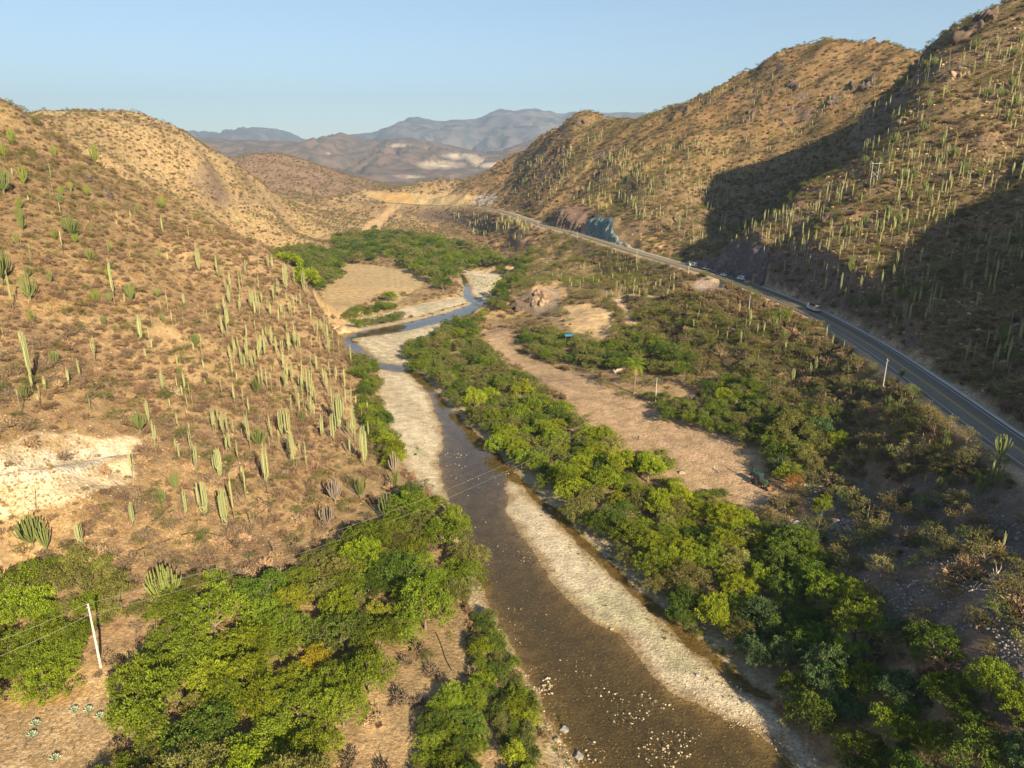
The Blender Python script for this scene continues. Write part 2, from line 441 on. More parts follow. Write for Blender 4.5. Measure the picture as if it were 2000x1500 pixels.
    put((0.56, 0.45, 0.31), qm)
    put((0.50, 0.345, 0.17), qm * sstep(0.05, 0.5, fbm(X, Y, 5, 3, 133)) * 0.8)
    put((0.61, 0.54, 0.42), poly([(-60,905),(120,880),(250,865),(255,885),(150,925),(-60,960)], y1=170, jag=9))
    # road cuttings
    put((0.43, 0.315, 0.165), poly([(700,372),(745,376),(860,380),(935,382),(930,398),(860,402),(760,399),(735,390)], y0=800, jag=5))
    put((0.45, 0.29, 0.125), poly([(740,378),(800,376),(812,398),(750,398)], y0=800, jag=5))
    put((0.46, 0.41, 0.34), poly([(915,390),(945,378),(972,380),(965,402),(925,402)], y0=700, jag=5))
    put((0.52, 0.35, 0.20), poly([(770,402),(782,402),(740,450),(705,452),(712,440)], y0=700))
    put((0.44, 0.27, 0.155), poly([(1065,452),(1030,500),(975,512),(965,490),(1005,470),(1045,448)], y0=420, y1=700) * sstep(-0.5, 0.2, n2))
    put((0.20, 0.13, 0.10), poly([(1080,436),(1090,405),(1130,402),(1175,415),(1160,455),(1120,452)], y0=420, y1=640))
    put((0.48, 0.31, 0.15), poly([(1253,458),(1285,462),(1300,475),(1290,488),(1250,486)], y0=380, y1=640, jag=5))
    put((0.17, 0.125, 0.12), poly([(1392,540),(1405,505),(1450,485),(1475,510),(1480,560),(1440,560)], y0=280, y1=480, jag=6))
    put((0.33, 0.25, 0.215), poly([(1460,500),(1500,520),(1498,565),(1470,566)], y0=250, y1=480, jag=6))
    put((0.27, 0.21, 0.185), poly([(1375,538),(1405,550),(1430,572),(1350,578),(1345,565)], y0=250, y1=480, jag=5))
    put((0.29, 0.22, 0.16), poly([(1040,565),(1090,560),(1100,600),(1070,625),(1050,625),(1040,600)], y0=250, y1=480, jag=5))
    put((0.16, 0.12, 0.10), poly([(1010,575),(1040,563),(1046,610),(1030,610),(1010,600)], y0=250, y1=480, jag=5))
    # stony burnt slope at the right; its dark colour also deepens the shade there
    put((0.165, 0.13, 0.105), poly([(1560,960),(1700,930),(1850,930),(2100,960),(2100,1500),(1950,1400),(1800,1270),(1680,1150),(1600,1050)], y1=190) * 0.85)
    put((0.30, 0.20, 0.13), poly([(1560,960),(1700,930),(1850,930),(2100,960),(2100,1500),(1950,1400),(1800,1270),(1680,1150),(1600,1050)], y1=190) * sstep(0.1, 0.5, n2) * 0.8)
    # verge of the road
    rd, rz, side = road_info(X, Y)
    put((0.44, 0.33, 0.215), sstep(8.5, 6.0, rd + n2 * 2) * (np.abs(Z - rz) < 2.5) * (Y < 800))
    for T in TRACKS:
        d = seg_dist(X, Y, T, closed=False); put((0.45, 0.33, 0.235), sstep(2.6, 1.3, d + n2))
    # river: gravel bars, wet margin, bed
    XW, YW = warp(X, Y)
    wet = in_poly(XW, YW, WATER) | in_poly(XW, YW, WATER2)
    dw = np.minimum(seg_dist(XW, YW, WATER), seg_dist(XW, YW, WATER2))
    jx = XW + 0.8 * fbm(X, Y, 5, 3, 161); jy = YW + 0.8 * fbm(X, Y, 5, 3, 162)
    bar = np.zeros(X.shape)
    for b in BARS:
        i_ = in_poly(jx, jy, b); d_ = seg_dist(jx, jy, b); bar = np.maximum(bar, sstep(-0.7, 0.7, np.where(i_, d_, -d_)))
    wsd = np.where(wet, dw, -dw); wetf = sstep(-0.5, 0.5, wsd)
    put((0.56, 0.475, 0.345), bar)
    flow = fbm(X * 0.88 + Y * 0.47, (Y * 0.88 - X * 0.47) * 0.16, 3.5, 4, 145)
    put((0.44, 0.365, 0.26), bar * sstep(0.0, 0.5, flow) * 0.75)
    put((0.64, 0.55, 0.41), bar * sstep(0.05, 0.5, -flow) * 0.6)
    put((0.40, 0.385, 0.235), bar * sstep(0.10, 0.5, fbm(X * 0.5 + Y * 0.3, Y * 0.35, 5, 3, 141)) * 0.65)
    put((0.36, 0.31, 0.22), bar * sstep(0.15, 0.6, n2) * 0.4)
    put((0.30, 0.21, 0.115), (~wet) * sstep(2.4, 0.3, dw + 1.6 * n2) * 0.85)
    put((0.40, 0.34, 0.22), (~wet) * (bar < 0.5) * (Z < 1.4) * sstep(6, 2, dw) * 0.8)
    put((0.165, 0.122, 0.062), wetf)
    put((0.095, 0.078, 0.042), wetf * sstep(2.5, 7.0, dw + 2 * n2))
    put((0.34, 0.24, 0.12), wet * sstep(2.6, 0.2, dw + 1.0 * n2) * 0.8)
    put((0.12, 0.088, 0.045), wet * sstep(-0.05, 0.35, fbm(X, Y, 1.8, 3, 152)) * 0.6)
    put((0.125, 0.085, 0.038), wet * sstep(0.05, 0.5, fbm(X, Y, 4, 3, 151)) * 0.6)
    rock = sstep(1.0, 1.6, slope)
    return c.reshape(-1, 3), (rock * 1.0).ravel(), np.maximum(bar, wetf).ravel()

def land_material():
    m, N, L, out = new_mat('soil')
    b = N.new('ShaderNodeBsdfPrincipled'); b.inputs['Roughness'].default_value = 0.95; b.inputs['Specular IOR Level'].default_value = 0.12
    at = N.new('ShaderNodeAttribute'); at.attribute_name = 'soil_color'
    geo = N.new('ShaderNodeNewGeometry')
    def noise(scale, detail=4, rough=0.6):
        t = N.new('ShaderNodeTexNoise'); t.inputs['Scale'].default_value = scale; t.inputs['Detail'].default_value = detail; t.inputs['Roughness'].default_value = rough
        L.new(geo.outputs['Position'], t.inputs['Vector']); return t
    a1, a2, a3 = noise(0.35, 5), noise(1.7, 5, 0.7), noise(7.0, 3, 0.7)
    def mul(prev, fac_out, lo, hi, a=0.35, bb=0.65):
        r = N.new('ShaderNodeMapRange'); r.inputs[1].default_value = a; r.inputs[2].default_value = bb; r.inputs[3].default_value = lo; r.inputs[4].default_value = hi
        L.new(fac_out, r.inputs[0])
        v = N.new('ShaderNodeVectorMath'); v.operation = 'SCALE'; L.new(prev, v.inputs[0]); L.new(r.outputs[0], v.inputs['Scale']); return v.outputs[0]
    cc = mul(at.outputs['Color'], a1.outputs[0], 0.74, 1.22)
    cc = mul(cc, a2.outputs[0], 0.72, 1.25)
    cc = mul(cc, a3.outputs[0], 0.80, 1.18)
    L.new(cc, b.inputs['Base Color'])
    # stones and clods as fine relief
    vo = N.new('ShaderNodeTexVoronoi'); vo.inputs['Scale'].default_value = 1.6; L.new(geo.outputs['Position'], vo.inputs['Vector'])
    ad = N.new('ShaderNodeMath'); ad.operation = 'MULTIPLY_ADD'; ad.inputs[1].default_value = -0.25; L.new(vo.outputs[0], ad.inputs[0]); L.new(a2.outputs[0], ad.inputs[2])
    bp = N.new('ShaderNodeBump'); bp.inputs['Strength'].default_value = 0.9; bp.inputs['Distance'].default_value = 0.4
    L.new(ad.outputs[0], bp.inputs['Height']); L.new(bp.outputs[0], b.inputs['Normal'])
    L.new(b.outputs[0], out.inputs[0])
    return m

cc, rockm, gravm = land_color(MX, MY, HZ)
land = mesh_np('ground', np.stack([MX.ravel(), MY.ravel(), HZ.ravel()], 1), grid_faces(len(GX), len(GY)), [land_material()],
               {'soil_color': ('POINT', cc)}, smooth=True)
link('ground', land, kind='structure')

# ---------------------------------------------------------------- river
def water_mat():
    m, N, L, out = new_mat('river_water')
    geo = N.new('ShaderNodeNewGeometry')
    nz = N.new('ShaderNodeTexNoise'); nz.inputs['Scale'].default_value = 1.3; nz.inputs['Detail'].default_value = 4; L.new(geo.outputs['Position'], nz.inputs['Vector'])
    bp = N.new('ShaderNodeBump'); bp.inputs['Strength'].default_value = 0.12; bp.inputs['Distance'].default_value = 0.06; L.new(nz.outputs[0], bp.inputs['Height'])
    lw = N.new('ShaderNodeLayerWeight'); L.new(bp.outputs[0], lw.inputs['Normal'])
    pw = N.new('ShaderNodeMath'); pw.operation = 'POWER'; pw.inputs[1].default_value = 4; L.new(lw.outputs['Facing'], pw.inputs[0])
    fr = N.new('ShaderNodeMath'); fr.operation = 'MULTIPLY_ADD'; fr.inputs[1].default_value = 0.96; fr.inputs[2].default_value = 0.035; L.new(pw.outputs[0], fr.inputs[0])
    gl = N.new('ShaderNodeBsdfGlossy'); gl.inputs['Roughness'].default_value = 0.04; L.new(bp.outputs[0], gl.inputs['Normal'])
    tr = N.new('ShaderNodeBsdfTransparent'); tr.inputs[0].default_value = (0.84, 0.80, 0.64, 1)
    df = N.new('ShaderNodeBsdfDiffuse'); df.inputs[0].default_value = (0.20, 0.138, 0.05, 1)
    m1 = N.new('ShaderNodeMixShader'); m1.inputs[0].default_value = 0.12; L.new(tr.outputs[0], m1.inputs[1]); L.new(df.outputs[0], m1.inputs[2])
    m2 = N.new('ShaderNodeMixShader'); L.new(fr.outputs[0], m2.inputs[0]); L.new(m1.outputs[0], m2.inputs[1]); L.new(gl.outputs[0], m2.inputs[2])
    L.new(m2.outputs[0], out.inputs[0])
    return m
wx = np.arange(-130, 100, 2.0); wy = np.arange(-150, 560, 2.0)
WX, WY = np.meshgrid(wx, wy)
keep = (np.minimum(seg_dist(WX, WY, WATER), seg_dist(WX, WY, WATER2)) < 4) | in_poly(WX, WY, WATER) | in_poly(WX, WY, WATER2)
f = grid_faces(len(wx), len(wy)); kf = keep.ravel()[f].all(1)
f = f[kf]; used = np.unique(f); remap = -np.ones(WX.size, int); remap[used] = np.arange(len(used))
wv = np.stack([WX.ravel(), WY.ravel(), np.zeros(WX.size)], 1)[used]
link('river', mesh_np('river', wv, remap[f], [water_mat()]), kind='structure')

# ---------------------------------------------------------------- highway
def ribbon(path, o0, o1, dz, name, mat, parent=None, i0=0, i1=None, thick=None, **props):
    P = path[i0:i1]; T = np.gradient(P, axis=0); T[:, 2] = 0; T /= np.linalg.norm(T, axis=1)[:, None]
    Nn = np.stack([T[:, 1], -T[:, 0], 0 * T[:, 0]], 1)       # to the right of travel = uphill side
    a = P + Nn * o0 + [0, 0, dz]; b = P + Nn * o1 + [0, 0, dz]
    k = len(P)
    if thick is None:
        v = np.concatenate([a, b]); i = np.arange(k - 1); f = np.stack([i, i + k, i + k + 1, i + 1], 1)
    else:
        lo = np.array([0, 0, thick]); v = np.concatenate([a, b, b - lo, a - lo]); i = np.arange(k - 1)
        f = np.concatenate([np.stack([i + s * k, i + t * k, i + t * k + 1, i + s * k + 1], 1) for s, t in ((0, 1), (1, 2), (2, 3), (3, 0))])
    return link(name, mesh_np(name, v, f, [mat]), parent, **props)
asph = simple_mat('asphalt', (0.195, 0.168, 0.128), 0.85, var=0.22, scale=0.6)
concrete = simple_mat('concrete', (0.50, 0.47, 0.42), 0.9, var=0.15, scale=0.5)
white_paint = simple_mat('white_paint', (0.55, 0.53, 0.50), 0.7)
yellow_paint = simple_mat('yellow_paint', (0.60, 0.36, 0.05), 0.7)
RP = catmull(ROAD_CTRL, 2.0)
road = ribbon(RP, -4.6, 4.6, 0.06, 'road', asph, kind='structure', thick=0.3)
ribbon(RP, -0.30, -0.12, 0.064, 'centre_line', yellow_paint, road)
ribbon(RP, 0.12, 0.30, 0.064, 'centre_line', yellow_paint, road)
ribbon(RP, -3.75, -3.57, 0.064, 'edge_line', white_paint, road)
ribbon(RP, 3.57, 3.75, 0.064, 'edge_line', white_paint, road)
ribbon(RP, 4.62, 5.75, 0.10, 'drain_kerb', concrete, road, thick=0.35)

# ---------------------------------------------------------------- distant ranges
def range_mat(name, c1, c2, c3, sc):
    m, N, L, out = new_mat(name)
    b = N.new('ShaderNodeBsdfPrincipled'); b.inputs['Roughness'].default_value = 1.0; b.inputs['Specular IOR Level'].default_value = 0.05
    geo = N.new('ShaderNodeNewGeometry')
    n1 = N.new('ShaderNodeTexNoise'); n1.inputs['Scale'].default_value = sc; n1.inputs['Detail'].default_value = 8; n1.inputs['Roughness'].default_value = 0.35; L.new(geo.outputs['Position'], n1.inputs['Vector'])
    n2 = N.new('ShaderNodeTexNoise'); n2.inputs['Scale'].default_value = sc * 0.35; n2.inputs['Detail'].default_value = 9; n2.inputs['Roughness'].default_value = 0.7; L.new(geo.outputs['Position'], n2.inputs['Vector'])
    m1 = N.new('ShaderNodeMix'); m1.data_type = 'RGBA'; m1.inputs[6].default_value = (*c1, 1); m1.inputs[7].default_value = (*c2, 1)
    r1 = N.new('ShaderNodeMapRange'); r1.inputs[1].default_value = 0.4; r1.inputs[2].default_value = 0.6; L.new(n1.outputs[0], r1.inputs[0]); L.new(r1.outputs[0], m1.inputs[0])
    at = N.new('ShaderNodeAttribute'); at.attribute_name = 'bare'
    ml = N.new('ShaderNodeMath'); ml.operation = 'MULTIPLY_ADD'; ml.inputs[1].default_value = 1.25; L.new(at.outputs['Fac'], ml.inputs[0])
    L.new(n2.outputs[0], ml.inputs[2])
    r2 = N.new('ShaderNodeMapRange'); r2.inputs[1].default_value = 1.25; r2.inputs[2].default_value = 1.9; L.new(ml.outputs[0], r2.inputs[0])
    m2 = N.new('ShaderNodeMix'); m2.data_type = 'RGBA'; m2.inputs[7].default_value = (*c3, 1); L.new(r2.outputs[0], m2.inputs[0]); L.new(m1.outputs[2], m2.inputs[6])
    L.new(m2.outputs[2], b.inputs['Base Color']); L.new(b.outputs[0], out.inputs[0])
    return m
def mountain_range(name, crest, y, depth, base_z, mat, rough, seed, bare=None, nx=520, ny=110, foot=0.0, power=1.0):
    """a range whose crest passes through the sighted points at distance y, with spurs and ravines toward us"""
    pts = np.array([at_y(a, b, y) for a, b in crest])
    xs = np.linspace(pts[0, 0], pts[-1, 0], nx)
    cz = np.interp(xs, pts[:, 0], pts[:, 2])
    k = np.hanning(9); k /= k.sum(); cz = np.convolve(np.pad(cz, 4, 'edge'), k, 'valid')
    ts = np.concatenate([np.linspace(-0.6, 0, ny // 4, endpoint=False), np.linspace(0, 1, ny - ny // 4)])
    Xg, Tg = np.meshgrid(xs, ts)
    Yg = y - Tg * depth
    prof = np.where(Tg >= 0, (1 - np.clip(Tg, 0, 1)) ** power, 1 + Tg * 1.2)
    Cz = np.broadcast_to(cz, Xg.shape)
    w = fbm(Xg, Yg, depth * 0.25, 3, seed)
    rid = 1 - 2 * np.abs(fbm(Xg + 0.3 * depth * w, Yg * 0.45, depth * 0.22, 6, seed + 7, 0.55))
    Zg = base_z + (Cz - base_z) * prof + rough * (rid - 0.45) * np.sin(np.clip(np.abs(Tg), 0, 1) * math.pi) ** 0.7 + rough * 0.10 * fbm(Xg, Yg, depth * 0.04, 4, seed + 3)
    PX, PY, _ = project(Xg, Yg, Zg)
    ba = np.zeros(Xg.shape)
    for bx, by, rx, ry in (bare or []):
        ba = np.maximum(ba, np.exp(-(((PX - bx) / rx) ** 2 + ((PY - by) / ry) ** 2)))
    return link(name, mesh_np(name, np.stack([Xg.ravel(), Yg.ravel(), Zg.ravel()], 1), grid_faces(nx, len(ts)), [mat], {'bare': ('POINT', ba.ravel())}, smooth=True), kind='structure')
rm1 = range_mat('far_scrub', (0.17, 0.15, 0.16), (0.10, 0.10, 0.115), (0.66, 0.56, 0.44), 0.006)  # blue-grey base carries some of the distance haze in its colour
rm2 = range_mat('near_range_scrub', (0.19, 0.13, 0.11), (0.11, 0.095, 0.08), (0.66, 0.55, 0.42), 0.012)
mountain_range('hills', [(-600,250),(200,300),(360,262),(385,262),(405,254),(425,262),(450,262),(480,252),(505,249),(525,253),(540,251),(560,259),(590,275),(620,274),(650,264),(700,262),(760,250),
    (790,234),(812,230),(830,232),(850,238),(880,238),(940,233),(965,217),(980,214),(1010,217),(1040,212),(1080,219),(1110,222),(1125,216),(1160,219),(1230,220),(1280,224),(1500,230),(2000,240),(2600,260)],
    11500, 4500, -60, rm1, 260, 301)
mountain_range('hills', [(-400,300),(300,290),(360,268),(450,272),(560,278),(620,276),(645,268),(668,256),(685,264),(720,276),(800,268),(900,290),(960,300),(1040,272),(1100,264),(1200,280),(1600,300),(2300,320)],
    6200, 2600, -40, rm2, 150, 331, bare=[(780,284,45,7),(860,322,75,14),(900,305,60,10),(690,350,30,8),(800,345,60,6),(960,322,60,10),(640,300,10,6),(985,262,25,5)], foot=0, power=1.3)
vs = np.array([(-30000, 1500, -45), (30000, 1500, -45), (30000, 45000, -60), (-30000, 45000, -60)], float)
gx = np.linspace(-15000, 15000, 120); gy = np.linspace(1700, 14000, 120); AX, AY = np.meshgrid(gx, gy)
AZ = -25 + 30 * fbm(AX, AY, 900, 5, 401) - 25 * sstep(1700, 4000, AY)
link('terrain', mesh_np('terrain', np.stack([AX.ravel(), AY.ravel(), AZ.ravel()], 1), grid_faces(120, 120), [rm2], {'bare': ('POINT', np.clip(0.2 + 0.5 * fbm(AX, AY, 700, 4, 402), 0, 1).ravel())}, smooth=True), kind='structure')

# ---------------------------------------------------------------- air
def haze_box():
    m, N, L, out = new_mat('haze_air')
    v = N.new('ShaderNodeVolumePrincipled'); v.inputs['Color'].default_value = (0.50, 0.72, 1.0, 1); v.inputs['Density'].default_value = 7.5e-5
    v.inputs['Anisotropy'].default_value = 0.1
    L.new(v.outputs[0], out.inputs['Volume'])
    x0, x1, y0, y1, z0, z1 = -19000, 19000, -400, 16500, -260, 1500
    V = [(x0, y0, z0), (x1, y0, z0), (x1, y1, z0), (x0, y1, z0), (x0, y0, z1), (x1, y0, z1), (x1, y1, z1), (x0, y1, z1)]
    F = [(0, 3, 2, 1), (4, 5, 6, 7), (0, 1, 5, 4), (1, 2, 6, 5), (2, 3, 7, 6), (3, 0, 4, 7)]
    link('haze', mesh_np('haze', V, F, [m]), kind='stuff')
haze_box()
# ---------------------------------------------------------------- plant materials (colour of each plant = its own object colour)
def plant_mat(name, rough=0.65, trans=0.25, spread=0.35, fixed=None, fixed2=None):
    m, N, L, out = new_mat(name)
    b = N.new('ShaderNodeBsdfPrincipled'); b.inputs['Roughness'].default_value = rough; b.inputs['Specular IOR Level'].default_value = 0.12
    oi = N.new('ShaderNodeObjectInfo'); at = N.new('ShaderNodeAttribute'); at.attribute_name = 'tone'
    if fixed is None: src = oi.outputs['Color']
    else:
        mx = N.new('ShaderNodeMix'); mx.data_type = 'RGBA'; mx.inputs[6].default_value = (*fixed, 1); mx.inputs[7].default_value = (*(fixed2 or fixed), 1)
        L.new(oi.outputs['Random'], mx.inputs[0]); src = mx.outputs[2]
    mr = N.new('ShaderNodeMapRange'); mr.inputs[3].default_value = 1 - spread; mr.inputs[4].default_value = 1 + spread * 1.25; L.new(at.outputs['Fac'], mr.inputs[0])
    v = N.new('ShaderNodeVectorMath'); v.operation = 'SCALE'; L.new(src, v.inputs[0]); L.new(mr.outputs[0], v.inputs['Scale'])
    L.new(v.outputs[0], b.inputs['Base Color'])
    if trans > 0:
        t = N.new('ShaderNodeBsdfTranslucent'); L.new(v.outputs[0], t.inputs[0])
        ms = N.new('ShaderNodeMixShader'); ms.inputs[0].default_value = trans; L.new(b.outputs[0], ms.inputs[1]); L.new(t.outputs[0], ms.inputs[2]); L.new(ms.outputs[0], out.inputs[0])
    else: L.new(b.outputs[0], out.inputs[0])
    return m
leaf_mat = plant_mat('foliage', trans=0.36, spread=0.5)
bark_mat = simple_mat('bark', (0.20, 0.155, 0.115), 0.9, var=0.3, scale=4)
twig_mat = plant_mat('bare_twigs', trans=0.0, spread=0.4)
cactus_mat = plant_mat('cactus_skin', trans=0.0, spread=0.25, rough=0.6)

class MB:
    def __init__(s): s.v = []; s.f = []; s.t = []; s.n = 0
    def add(s, v, f, tone=0.5):
        v = np.asarray(v, float); f = np.asarray(f, int)
        s.v.append(v); s.f.append(f + s.n); s.t.append(np.full(len(v), tone) if np.isscalar(tone) else tone); s.n += len(v)
    def tube(s, pts, rad, sides=5, tone=0.5, cap=True):
        pts = np.asarray(pts, float); k = len(pts)
        rad = np.broadcast_to(rad, k)
        T = np.gradient(pts, axis=0); T /= np.linalg.norm(T, axis=1)[:, None] + 1e-9
        up = np.array([0.31, 0.95, 0.05]); A = np.cross(T, up); A /= np.linalg.norm(A, axis=1)[:, None] + 1e-9; B = np.cross(T, A)
        a = np.arange(sides) * 2 * math.pi / sides
        V = (pts[:, None] + rad[:, None, None] * (np.cos(a)[None, :, None] * A[:, None] + np.sin(a)[None, :, None] * B[:, None])).reshape(-1, 3)
        i, j = np.meshgrid(np.arange(k - 1), np.arange(sides), indexing='ij')
        a0 = (i * sides + j).ravel(); a1 = (i * sides + (j + 1) % sides).ravel()
        F = np.stack([a0, a1, a1 + sides, a0 + sides], 1)
        s.add(V, F, tone)
        if cap:
            c = pts[-1] + T[-1] * rad[-1] * 0.6
            b0 = (k - 1) * sides
            V2 = np.concatenate([V[b0:], [c]]); j = np.arange(sides)
            s.add(V2, np.stack([j, (j + 1) % sides, np.full(sides, sides), np.full(sides, sides)], 1), tone)
    def box(s, c, size, rot=0.0, tone=0.5, taper=1.0):
        x, y, z = np.array(size) / 2
        P = np.array([(-x,-y,-z),(x,-y,-z),(x,y,-z),(-x,y,-z),(-x*taper,-y*taper,z),(x*taper,-y*taper,z),(x*taper,y*taper,z),(-x*taper,y*taper,z)])
        cr, sr = math.cos(rot), math.sin(rot)
        P = np.stack([P[:, 0] * cr - P[:, 1] * sr, P[:, 0] * sr + P[:, 1] * cr, P[:, 2]], 1) + np.array(c)
        s.add(P, [(0,3,2,1),(4,5,6,7),(0,1,5,4),(1,2,6,5),(2,3,7,6),(3,0,4,7)], tone)
    def build(s, name, mats, smooth=False):
        F = np.concatenate(s.f); V = np.concatenate(s.v); T = np.concatenate(s.t)
        me = mesh_np(name, V, F, mats if isinstance(mats, (list, tuple)) else [mats], {'tone': ('POINT', T)}, smooth=smooth)
        me.validate()
        return me

def leaf_quads(P, Nrm, D, ln, wd, g):
    """quads centred at P, long axis D, facing Nrm"""
    D = D / (np.linalg.norm(D, axis=1)[:, None] + 1e-9)
    B = np.cross(Nrm, D); B /= np.linalg.norm(B, axis=1)[:, None] + 1e-9
    a = D * (ln / 2)[:, None]; b = B * (wd / 2)[:, None]
    V = np.stack([P - a, P + b * 1.0 - a * 0.1, P + a, P - b * 1.0 - a * 0.1], 1).reshape(-1, 3)
    F = np.arange(len(P) * 4).reshape(-1, 4)
    return V, F

def make_crown(seed, nblob=20, nspray=1500, leaf=0.055, flat=0.62, spread=0.95, per=5, upright=0.35):
    """unit crown: radius about 1, base at z=0, made of sprays of leaves on uneven boughs"""
    g = np.random.default_rng(seed)
    C = []
    for k in range(nblob):
        a = g.uniform(0, 2 * math.pi); r = math.sqrt(g.uniform(0, 1)) * 0.72 * spread
        z = (1 - (r / 0.85) ** 2 * 0.7) * g.uniform(0.50, 1.05)
        C.append((r * math.cos(a), r * math.sin(a), z * flat * 1.15 + 0.15, g.uniform(0.20, 0.36)))
    C = np.array(C)
    # random elongation, notches
    sq = np.array([1.1, 1.1, 0.62])
    per_b = g.choice(nblob, nspray, p=C[:, 3] ** 2 / (C[:, 3] ** 2).sum())
    d = g.normal(size=(nspray, 3)); d[:, 2] = d[:, 2] * 0.75 + 0.35; d /= np.linalg.norm(d, axis=1)[:, None]
    P = C[per_b, :3] + d * (C[per_b, 3] * g.uniform(0.75, 1.12, nspray))[:, None] * sq
    dist = np.linalg.norm((P[:, None] - C[None, :, :3]) / sq, axis=2) / C[None, :, 3]
    ok = (dist < 0.66).sum(1) == 0
    P, d, per_b = P[ok], d[ok], per_b[ok]; n_ = len(P)
    bt = g.uniform(0.25, 0.75, nblob)
    st = np.clip(bt[per_b] + g.normal(size=n_) * 0.2, 0, 1)
    # each spray: a drooping pad of leaves fanned outward from the bough
    fan = d * [1, 1, 0.25] + g.normal(size=(n_, 3)) * 0.25; fan[:, 2] += 0.1; fan /= np.linalg.norm(fan, axis=1)[:, None]
    rp = leaf * g.uniform(2.0, 3.4, n_)
    k_ = per
    off = g.normal(size=(n_, k_, 3)); off /= np.linalg.norm(off, axis=2)[..., None]; off *= g.uniform(0.25, 1.0, (n_, k_, 1)) ** 0.6
    along = (off * fan[:, None]).sum(2, keepdims=True)
    off = off * np.array([1, 1, 0.38]) + along * fan[:, None] * 0.6
    Q = (P[:, None] + off * rp[:, None, None]).reshape(-1, 3)
    Q[:, 2] -= (np.linalg.norm(off[..., :2], axis=2) ** 2 * rp[:, None] * 0.25).ravel()
    Q[:, 2] = np.maximum(Q[:, 2], 0.02)
    m_ = len(Q)
    nr = g.normal(size=(m_, 3)) * 0.55 + np.array([0, 0, 0.75]) + np.repeat(d, k_, 0) * 0.45; nr /= np.linalg.norm(nr, axis=1)[:, None]
    dd = np.repeat(fan, k_, 0) + g.normal(size=(m_, 3)) * 0.6
    v, f = leaf_quads(Q, nr, dd, leaf * g.uniform(1.0, 1.9, m_), leaf * g.uniform(0.45, 0.9, m_), g)
    tt = np.clip(np.repeat(st, k_) + off[..., 2].ravel() * 0.25 + g.normal(size=m_) * 0.12, 0, 1)  # leaves high in each spray lighter: light on the tips put into tone
    V, F, T = [v], [f], [np.repeat(tt, 4)]
    return np.concatenate(V), np.concatenate(F), np.concatenate(T), C

def make_trunk(C, seed, r0=0.055, name='trunk', forks=7):
    g = np.random.default_rng(seed + 500); mb = MB()
    ox, oy = g.normal(size=2) * 0.04
    base = [(0, 0, -0.15), (ox * 0.5, oy * 0.5, 0.08), (ox, oy, 0.22)]
    mb.tube(base, [r0 * 1.3, r0, r0 * 0.85], 6)
    for k in g.permutation(len(C))[:forks]:
        e = C[k, :3] + [0, 0, C[k, 3] * 0.25]; m1 = np.array(base[-1]) * 0.45 + e * 0.55 + g.normal(size=3) * 0.06; m1[2] -= 0.03
        mb.tube([base[-1], (np.array(base[-1]) + m1) / 2 + g.normal(size=3) * 0.02, m1, e], [r0 * 0.7, r0 * 0.5, r0 * 0.32, r0 * 0.1], 4)
        for q in range(2):
            e2 = e + g.normal(size=3) * 0.14
            mb.tube([m1, (m1 + e2) / 2 + g.normal(size=3) * 0.02, e2], [r0 * 0.25, r0 * 0.16, r0 * 0.05], 3)
    return mb.build(name, bark_mat)

def crown_pair(seed, **kw):
    V, F, T, C = make_crown(seed, **kw)
    return mesh_np('crown', V, F, [leaf_mat], {'tone': ('POINT', T)}), make_trunk(C, seed)
BIG = [crown_pair(1, nblob=22, nspray=420, leaf=0.038, flat=0.60, per=34), crown_pair(2, nblob=18, nspray=380, leaf=0.040, flat=0.72, per=34), crown_pair(3, nblob=26, nspray=460, leaf=0.036, flat=0.52, per=34),
       crown_pair(4, nblob=15, nspray=360, leaf=0.041, flat=0.66, per=34), crown_pair(5, nblob=20, nspray=300, leaf=0.040, flat=0.75, per=30)]
MID = [crown_pair(11, nblob=14, nspray=190, leaf=0.056, flat=0.70, per=22), crown_pair(12, nblob=11, nspray=170, leaf=0.060, flat=0.80, per=22), crown_pair(13, nblob=16, nspray=200, leaf=0.054, flat=0.60, per=22),
       crown_pair(14, nblob=9, nspray=160, leaf=0.060, flat=0.9, per=22)]
SPARSE = [crown_pair(21, nblob=10, nspray=85, leaf=0.050, flat=0.75, per=17), crown_pair(22, nblob=12, nspray=100, leaf=0.046, flat=0.65, per=17), crown_pair(23, nblob=9, nspray=80, leaf=0.052, flat=0.85, per=17)]

